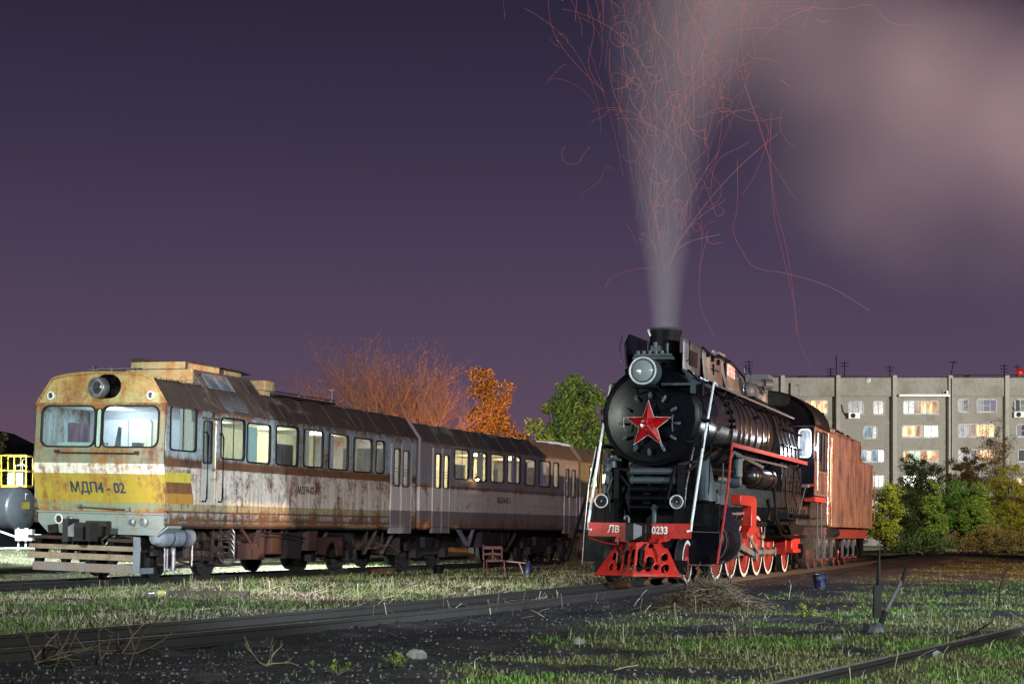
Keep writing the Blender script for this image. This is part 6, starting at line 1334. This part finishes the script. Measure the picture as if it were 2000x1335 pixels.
b = MB(); b.box(-.48, .48, -.4, .4, 2.24, 2.32); b.box(-1.9, -.48, -.1, .1, 2.9, 2.94); b.build('deck', yel, pfm)
b = MB()
for (x, y) in ((-.46, -.4), (.02, -.4), (.46, -.4), (-.46, .4), (.46, .4), (.02, .4)): b.box(x-.022, x+.022, y-.022, y+.022, 2.3, 3.42)
for z in (2.86, 3.42):
    for (x0, x1, y0, y1) in ((-.48, .48, -.42, -.38), (-.48, .48, .38, .42), (-.48, -.44, -.4, .4), (.44, .48, -.4, .4)): b.box(x0, x1, y0, y1, z-.02, z+.02)
b.box(-2.2, -.46, -.42, -.38, 2.85, 2.89); b.box(-2.2, -.46, -.42, -.38, 3.40, 3.44); b.box(-1.2, -1.16, -.42, -.38, 2.3, 3.42); b.build('railing', yel, pfm)
b = MB(); b.box(-.28, .26, -.2, .3, 2.33, 2.84); b.box(-.02, .02, -.205, -.2, 2.36, 2.8); b = b.build('meter_cabinet', M['white'], None, bevel=.01); cab_ = b; b.location = pfm.location; tag(b, 'white cabinet standing inside the yellow railed platform', 'cabinet')
b = MB(); b.tube([(-.1, 0, 2.84), (-.05, 0, 3.05), (.25, -.1, 3.1), (.42, -.1, 3.0)], .03); b.tube([(.2, 0, 2.84), (.2, 0, 3.25), (.3, -.05, 3.3)], .02); b.build('pipe', M['white'], cab_)
vb = empty('valve_box', (PX(49, 58), 58, .5)); tag(vb, 'white valve box on thin legs with an elbow pipe below the fuel tank', 'valve box')
b = MB(); b.box(-.30, .30, -.2, .2, .32, .72); b.box(-.26, -.20, -.05, .05, .72, .78); b.box(.0, .1, -.05, .05, .72, .77); b.build('box', M['white'], vb, bevel=.01)
for x in (-.24, .02): 
    b = MB(); b.cyl((x, 0, -.1), (x, 0, .32), .035, n=8); b.build('leg', M['white'], vb)
b = MB(); b.tube([(.30, 0, .5), (.55, 0, .5), (.58, 0, .46), (.58, 0, -.05)], .05, 8); b.build('pipe', M['white'], vb); b = MB(); b.tube([(-.30, 0, .45), (-1.2, .1, .75)], .04, 8); b.build('pipe', M['white'], vb)
b = MB(); b.tube([(PX(-60, 58), 58.3, .55), (PX(75, 58), 57.8, .56)], .03, 6); b = b.build('ground_pipe', M['white'], None); tag(b, 'thin white pipe running along the ground under the valve box', 'pipe')
b = MB(); b.cyl((PX(648, 72), 72, .4), (PX(648, 72), 72, ZC+(1046-762)*72/3200), .07, .05, 8); b.obox((PX(648, 72), 72, ZC+(1046-762)*72/3200), (.22, .1, .06)); b = b.build('pole', M['greyp'], None); tag(b, 'thin pale metal pole rising behind the leading railcar roof', 'pole')

# ------------------------------------------------------------------ small things in the yard
def gz(x, y): return float(ground_h(np.array([x]), np.array([y]))[0])
# points lever
X, Y = PX(1712, 18.6), 18.6; z0 = gz(X, Y); kk = 18.6/3200
lv = empty('points_lever', (X, Y, z0)); tag(lv, 'black and grey railway points levers standing in the grass at lower right', 'lever')
b = MB(); b.lathe([(.10, 0), (.11, .04), (.08, .09), (.04, .12), (.001, .13)], (-.02, 0, -.02), (.25, -.3, 1), 14); b.obox((-.06, -.03, .04), (.17, .11, .08), (.3, .2, .5)); b.build('base', paint('blue_grey_casting', (.06,.065,.085), .5, .4, 8), lv)
b = MB(); b.prism([(-.035, .16), (.045, .16), (.055, .50), (.03, .54), (-.03, .52)], lambda u, v: (u, -.03, v), lambda u, v: (u, .04, v)); b.tube([(.02, 0, .5), (.03, 0, .92)], [.028, .012], 8); b.build('signal_post', M['rubber'], lv)
b = MB(); b.tube([(.05, 0, .10), (.10, 0, .24)], .035, 8); b.build('socket', M['rubber'], lv); b = MB(); b.tube([(.28, 0, .56), (.34, 0, .72)], .022, 8); b.build('grip', M['rubber'], lv)
b = MB(); b.tube([(.09, 0, .20), (.285, 0, .58)], .021, 8); b.build('lever_arm', M['steel'], lv)
# bucket
X, Y = PX(1601, 34.5), 34.5; z0 = gz(X, Y); bk = empty('bucket', (X, Y, z0)); tag(bk, 'dark blue battered bucket standing beside the track near the tender', 'bucket')
b = MB(); b.lathe([(.11, 0), (.15, .30), (.155, .30), (.14, .28), (.105, .02)], (0, 0, 0), (0, 0, 1), 20); b.build('pail', paint('blue_bucket_paint', (.012,.014,.07), .25, .5, 9, (.3,.3,.35), .3, spec=.8), bk)
b = MB(); b.tube([(.15, 0, .28), (.17, .05, .2), (.12, .12, .12), (-.0, .16, .1)], .006, 5); b.build('handle', M['steel'], bk)
# red chair, plank, blue can
X, Y = PX(965, 45), 45.0; z0 = gz(X, Y); ch = empty('chair', (X, Y, z0), (0, 0, R(12))); tag(ch, 'small red metal chair standing before the middle railcar', 'chair')
rc = paint('dull_red_paint', (.075,.009,.008), .5, .4)
b = MB(); b.box(-.26, .26, -.22, .22, .40, .45); b.build('seat', rc, ch)
b = MB(); b.box(-.28, -.24, .20, .24, .45, .86); b.box(.24, .28, .2, .24, .45, .80); b.box(-.26, .26, .2, .23, .74, .82); b.box(-.26, .26, .2, .23, .58, .63); b.box(-.02, .02, .2, .23, .45, .8); b.build('backrest', rc, ch)
for sx in (-.24, .24):
    for sy in (-.2, .2): b = MB(); b.tube([(sx, sy, .42), (sx*1.08, sy*1.1, 0)], .02, 6); b.build('leg', rc, ch)
X2 = PX(1006, 45.2); b = MB(); b.bar((-.36, 0, .42), (.30, .05, .36), .16, .035); b.bar((.12, 0, .36), (.25, .0, .0), .04, .04); b.bar((-.3, .0, .40), (-.28, .1, .0), .04, .04); b = b.build('trestle_plank', M['plank'], None); b.location = (X2, 45.2, gz(X2, 45.2)); tag(b, 'rough wooden plank trestle between the red chair and the blue can', 'trestle')
X3 = PX(1030, 45); b = MB(); b.lathe([(.11, 0), (.12, .05), (.11, .28), (.05, .36), (.035, .42), (.001, .42)], (0, 0, 0), (.12, 0, 1), 16); b = b.build('canister', paint('blue_can_paint', (.01,.022,.08), .4, .3), None); b.location = (X3, 45, gz(X3, 45)); tag(b, 'blue canister leaning at the right end of the wooden trestle', 'canister')
X4 = PX(855, 47); b = MB(); b.lathe([(.12, 0), (.15, .06), (.15, .2), (.10, .25), (.001, .26)], (0, 0, 0), (.2, 0, 1), 16); b.torus((0, 0, .14), (0, 0, 1), .155, .015, 18, 5); b = b.build('iron_pot', M['sooty'], None); b.location = (X4, 47, gz(X4, 47)); tag(b, 'dark round iron pot in the grass below the railcar coupling', 'pot')
# bottle
X, Y = PX(308, 28.6), 28.6; b = MB(); b.lathe([(.001, 0), (.05, .0), (.06, .01), (.06, .20), (.055, .23), (.022, .31), (.022, .34), (.001, .34)], (.16, 0, .06), (-1, .1, .0), 18); bt_ = b.build('bottle', glassm('clear_plastic', (.9,1,.95), .25, .15, .5), None); bt_.location = (X, Y, gz(X, Y)+.01); tag(bt_, 'clear plastic bottle lying in the dry grass left of centre', 'bottle')
b = MB(); b.lathe([(.062, .03), (.062, .15)], (.16, 0, .06), (-1, .1, 0), 18); b.build('label_band', paint('yellow_band', (.55,.5,.15), .5), bt_)
b = MB(); b.obox((0, 0, .05), (1.9, .2, .09), (0, .0, -.1)); b = b.build('sleeper_stub', sleeperm, None); b.location = (PX(385, 29.5), 29.5, gz(PX(385, 29.5), 29.5)); tag(b, 'old dark timber half buried right of the plastic bottle', 'timber')
# brush pile
X, Y = PX(1385, 24), 24.0; z0 = gz(X, Y); b = MB(); rr_ = random.Random(3); twm = leafmat('dry_twigs', (.05,.035,.022), (.10,.075,.05), (.20,.155,.11), .8)
for k in range(1500):
    a = rr_.gauss(0, 1); u = rr_.uniform(-.75, .75); hh = .42*math.exp(-(u/.45)**2)+.03; px_, py_ = u, rr_.uniform(-.35, .35); pz = rr_.random()*hh
    L_ = rr_.uniform(.12, .45); th = rr_.uniform(0, 6.28); el = rr_.uniform(-.5, .7)-.5*abs(u); d = Vector((math.cos(th)*math.cos(el), math.sin(th)*math.cos(el)*.5, math.sin(el)))
    p0 = Vector((px_, py_, pz)); p1 = p0+d*L_*.5+Vector((0, 0, .03)); p2 = p0+d*L_; p2.z = max(-.02, p2.z-.06); b.tube([p0, p1, p2], [.006, .004, .002], 3)
for k in range(26):
    u = rr_.uniform(-.3, .35); L_ = rr_.uniform(.3, .62); th = rr_.uniform(-.7, .7); b.tube([(u, 0, .15), (u+th*L_*.5, rr_.uniform(-.1, .1), .15+L_*.6), (u+th*L_, rr_.uniform(-.2, .2), .12+L_)], [.008, .006, .003], 4)
b = b.build('brush_pile', twm, None, smooth=False); b.location = (X, Y, z0); tag(b, 'heap of cut dry brushwood in front of the locomotive cylinders', 'brush pile')
# bare branches in the left foreground
def branch(px, Y, seed, n, h, label):
    r_ = random.Random(seed); X = PX(px, Y); b = MB()
    for k in range(n):
        p = Vector((r_.gauss(0, .25 if n > 8 else .01), r_.gauss(0, .15 if n > 8 else .01), 0)); d = Vector((r_.gauss(0, .8), r_.gauss(0, .3), r_.uniform(.1, 1))).normalized(); pts = [p]; L_ = h*r_.uniform(.5, 1.2)
        for q in range(5):
            d = (d+Vector((r_.gauss(0, .22), r_.gauss(0, .2), r_.gauss(-.05, .15)))).normalized(); p = p+d*L_/5; p.z = max(p.z, .0); pts.append(p.copy())
            if r_.random() < .6: e = (d+Vector((r_.gauss(0, .7), 0, r_.gauss(.1, .5)))).normalized(); b.tube([p, p+e*L_*.15, p+e*L_*.28+Vector((0, 0, .02))], [.005, .004, .002], 4)
        b.tube(pts, [.008, .007, .006, .005, .004, .003], 5)
    o = b.build('fallen_branch', twm, None, smooth=False); o.location = (X, Y, gz(X, Y)); tag(o, label, 'branch', 'bare branches lying in the foreground')
branch(130, 14.6, 2, 12, .7, 'tangle of bare grey branches at the bottom left beside the near rail')
branch(240, 15.6, 5, 5, .55, 'thin upright bare twig just right of the bottom left tangle')
branch(520, 13.6, 11, 4, .3, 'short dead weed at the bottom edge left of centre')
def plant(px, Y, seed, n, s, label, mat=None):
    r_ = np.random.default_rng(seed); X = PX(px, Y); root = empty('weed', (X, Y, gz(X, Y))); tag(root, label, 'weed', 'leafy weeds in the foreground')
    C = np.stack([r_.normal(size=n)*s, r_.normal(size=n)*s*.6, .02+r_.random(n)*s*1.1], 1); o = leaves_mesh(root, C, np.full(n, s*.25), n*14, .013, mat or bg_); o.name = 'foliage'
    b = MB()
    for c in C: b.tube([(0, 0, 0), (c[0]*.6, c[1]*.6, c[2]*.6), tuple(c)], .0025, 3)
    b.build('stem', twm, root)
plant(770, 13.2, 1, 16, .09, 'light green leafy weed on the black ground at bottom centre'); plant(660, 12.6, 2, 14, .08, 'small green weed at the bottom edge left of centre'); plant(1575, 22, 3, 26, .16, 'yellow leaved weed right of the brush pile', yl); plant(1700, 26, 5, 18, .14, 'green weed behind the points levers'); plant(1800, 24, 6, 16, .13, 'pale green seedling right of the points levers')
# curved wire at right
b = MB(); yy = 17.0; pts = [(2040, 1085), (2000, 1098), (1978, 1117), (1955, 1147), (1938, 1182), (1920, 1212), (1895, 1236), (1862, 1252), (1850, 1262)]
b.tube([(PX(px, yy), yy+.3*math.sin(k), max(gz(PX(px, yy), yy)+.0, ZC-(py-1046)*yy/3200)) for k, (px, py) in enumerate(pts)], .009, 6); b = b.build('bent_wire', M['dkrust'], None); tag(b, 'long rusty wire arching over the grass at the right edge', 'wire')
for (px, py, s, seed) in ((965+360, 1250, .05, 1), (1637, 1256, .045, 2), (1822, 1285, .07, 3), (478+620, 1130, .05, 4), (620, 1200, .03, 5), (812, 1296, .08, 6), (1130, 1260, .06, 7)):
    Y = 1.12*3200/(py-1046); X = PX(px, Y); b = MB(); b.sphere((0, 0, s*.3), s, 10, (1.2, .9, .7)); r_ = random.Random(seed); b.v = [(v[0]*r_.uniform(.85, 1.15), v[1]*r_.uniform(.85, 1.15), v[2]*r_.uniform(.85, 1.15)) for v in b.v]
    o = b.build('stone', paint('pale_stone', (.22,.22,.23), .8, .3, 10), None, smooth=False); o.location = (X, Y, gz(X, Y))
    tag(o, {1: 'pale stone in the grass left of the brush pile', 2: 'small pale stone left of the points levers', 3: 'rounded grey stone beside the bottom right rail', 4: 'pale stone before the middle railcar', 5: 'tiny stone on the black ground at left', 6: 'crumpled grey lump by the bottom centre weed', 7: 'grey stone on the black ground right of centre'}[seed], 'stone', 'loose stones in the yard')

# ------------------------------------------------------------------ smoke, steam and sparks
def smoke_mat():
    m = bpy.data.materials.new('engine_smoke'); m.use_nodes = True; t = m.node_tree; Nn = t.nodes; Ll = t.links
    for n in list(Nn): Nn.remove(n)
    o = Nn.new('ShaderNodeOutputMaterial'); vs = Nn.new('ShaderNodeVolumeScatter'); Ll.new(vs.outputs[0], o.inputs['Volume']); vs.inputs['Color'].default_value = (.93, .93, .95, 1)
    tc = Nn.new('ShaderNodeTexCoord'); sp = Nn.new('ShaderNodeSeparateXYZ'); Ll.new(tc.outputs['Object'], sp.inputs[0])
    def mt(op, a, b=0, cl=False):
        x = Nn.new('ShaderNodeMath'); x.operation = op; x.use_clamp = cl
        for v, i in ((a, 0), (b, 1)):
            if hasattr(v, 'links'): Ll.new(v, x.inputs[i])
            else: x.inputs[i].default_value = v
        return x.outputs[0]
    X, Y, Z = sp.outputs; tt = mt('SUBTRACT', Z, 5.5); up = mt('MAXIMUM', mt('SUBTRACT', Z, 8.5), 0)
    cx = mt('ADD', 3.37, mt('MULTIPLY', mt('MULTIPLY', up, up), .022)); hw = mt('ADD', mt('ADD', .33, mt('MULTIPLY', tt, .115)), mt('MULTIPLY', mt('MULTIPLY', tt, tt), .019))
    dx = mt('DIVIDE', mt('SUBTRACT', X, cx), hw); dy = mt('DIVIDE', mt('SUBTRACT', Y, 35.97), hw)
    q = mt('ADD', mt('MULTIPLY', dx, dx), mt('MULTIPLY', dy, dy)); f = mt('SUBTRACT', 1, q, True); f = mt('POWER', f, 1.2)
    pl = mt('MULTIPLY', mt('DIVIDE', f, mt('POWER', hw, 1.3)), .098)
    nz = Nn.new('ShaderNodeTexNoise'); nz.inputs['Scale'].default_value = .28; nz.inputs['Detail'].default_value = 1.5; Ll.new(tc.outputs['Object'], nz.inputs['Vector'])
    tot = pl
    for (c, r, a) in (((9.9, 38, 10.2), (5.4, 3.0, 4.2), .085), ((7.0, 37.5, 12.8), (5.0, 3.0, 3.6), .095), ((13.2, 38.5, 10.8), (4.4, 3.0, 5.6), .05)):
        ex = mt('DIVIDE', mt('SUBTRACT', X, c[0]), r[0]); ey = mt('DIVIDE', mt('SUBTRACT', Y, c[1]), r[1]); ez = mt('DIVIDE', mt('SUBTRACT', Z, c[2]), r[2])
        q = mt('ADD', mt('ADD', mt('MULTIPLY', ex, ex), mt('MULTIPLY', ey, ey)), mt('MULTIPLY', ez, ez)); q = mt('ADD', q, mt('MULTIPLY', mt('SUBTRACT', nz.outputs['Fac'], .5), 1.0))
        g = mt('SUBTRACT', 1, q, True); tot = mt('ADD', tot, mt('MULTIPLY', mt('MULTIPLY', g, g), a*.55))
    Ll.new(tot, vs.inputs['Density']); return m
b = MB(); b.box(-1.5, 18.5, 34.6-1.6, 42, 5.54, 17); so = b.build('smoke', smoke_mat(), None, smooth=False); tag(so, 'column of smoke rising from the chimney into a drifting pinkish cloud', 'smoke', kind='stuff')
def steam_mat():
    m = bpy.data.materials.new('steam'); m.use_nodes = True; t = m.node_tree; Nn = t.nodes; Ll = t.links
    for n in list(Nn): Nn.remove(n)
    o = Nn.new('ShaderNodeOutputMaterial'); vs = Nn.new('ShaderNodeVolumeScatter'); Ll.new(vs.outputs[0], o.inputs['Volume']); tc = Nn.new('ShaderNodeTexCoord')
    ln = Nn.new('ShaderNodeVectorMath'); ln.operation = 'LENGTH'; Ll.new(tc.outputs['Object'], ln.inputs[0]); rp = Nn.new('ShaderNodeValToRGB'); rp.color_ramp.elements[0].color = (.12,.12,.12,1); rp.color_ramp.elements[1].color = (0,0,0,1); Ll.new(ln.outputs['Value'], rp.inputs[0]); Ll.new(rp.outputs[0], vs.inputs['Density']); return m
b = MB(); b.sphere((0, 0, 0), 1, 20); st = b.build('steam', steam_mat(), None); st.location = Lw(1.5, 13.6, .85); st.scale = (.75, 1.3, 1.0); tag(st, 'wisp of white steam drifting below the locomotive cab', 'steam', kind='stuff')
b = MB(); rs = random.Random(12)
for k in range(280):
    t = rs.random()**.62; z = 6.3+t*7.2; cx_ = 3.37+.022*max(0, z-8.5)**2; hw_ = .34+.14*(z-5.5)+.020*(z-5.5)**2
    x = cx_+rs.gauss(.12, .58)*hw_; y = 36+rs.gauss(0, .5)*hw_; curly = rs.random() < .36; n = rs.randint(6, 20)
    d = Vector((rs.gauss(0, .25), rs.gauss(0, .2), 1)) if not curly else Vector((rs.gauss(0, 1), rs.gauss(0, .6), rs.gauss(0, 1))); d.normalize(); turn = rs.gauss(0, .30 if curly else .05); p = Vector((x, y, z)); pts = [p.copy()]; st_ = rs.uniform(.04, .085) if curly else rs.uniform(.08, .2)
    for q in range(n):
        if rs.random() < .12: turn = rs.gauss(0, .35 if curly else .07)
        d = Matrix.Rotation(turn, 3, 'Y') @ d; d.y += rs.gauss(0, .05); d.normalize(); p = p+d*st_
        if p.z < 5.8: break
        pts.append(p.copy())
    if len(pts) > 2: b.tube(pts, rs.choice([.0014, .0018, .0022, .0034 if curly else .0016]), 3)
LONG = [[(1070, -5), (1080, 60), (1120, 120), (1180, 180)], [(1395, 655), (1372, 610), (1365, 560), (1372, 500), (1383, 462)], [(1585, 720), (1560, 660), (1548, 560), (1535, 480), (1515, 400), (1505, 320), (1506, 220)], [(1555, 655), (1552, 600), (1530, 500), (1512, 420), (1500, 300), (1460, 180), (1440, 120)], [(1440, 310), (1440, 400), (1432, 450), (1450, 490), (1475, 522), (1540, 535), (1620, 560), (1698, 606)], [(1555, 390), (1525, 345), (1500, 300), (1480, 240), (1455, 170)],
        [(1180, 180), (1150, 130), (1160, 60), (1150, 10)], [(1400, 240), (1450, 215), (1500, 250), (1480, 330), (1450, 380)], [(1370, 230), (1410, 210), (1460, 235), (1530, 230)], [(1200, 160), (1195, 145), (1215, 145), (1245, 165), (1300, 155)], [(1410, 190), (1430, 200), (1420, 218), (1404, 215), (1402, 200), (1412, 188)], [(1458, 60), (1480, 20), (1530, 12), (1640, 18), (1700, 10), (1740, 45), (1805, 50)]]
for L_ in LONG:
    yy = 36+rs.uniform(-.6, .8); P_ = [Vector((PX(px, yy), yy, ZC+(1046-py)*yy/3200)) for px, py in L_]; pts = []
    for i in range(len(P_)-1):
        p0, p1, p2, p3 = P_[max(i-1, 0)], P_[i], P_[i+1], P_[min(i+2, len(P_)-1)]
        for q in range(8): t = q/8; pts.append(.5*((2*p1)+(p2-p0)*t+(2*p0-5*p1+4*p2-p3)*t*t+(3*p1-p0-3*p2+p3)*t**3))
    b.tube(pts+[P_[-1]], .0022, 3)
sk_ = b.build('sparks', emis('glowing_sparks', (1, .20, .09), .42), None, smooth=False); tag(sk_, 'swarm of fine glowing orange sparks rising with the smoke', 'sparks', kind='stuff')
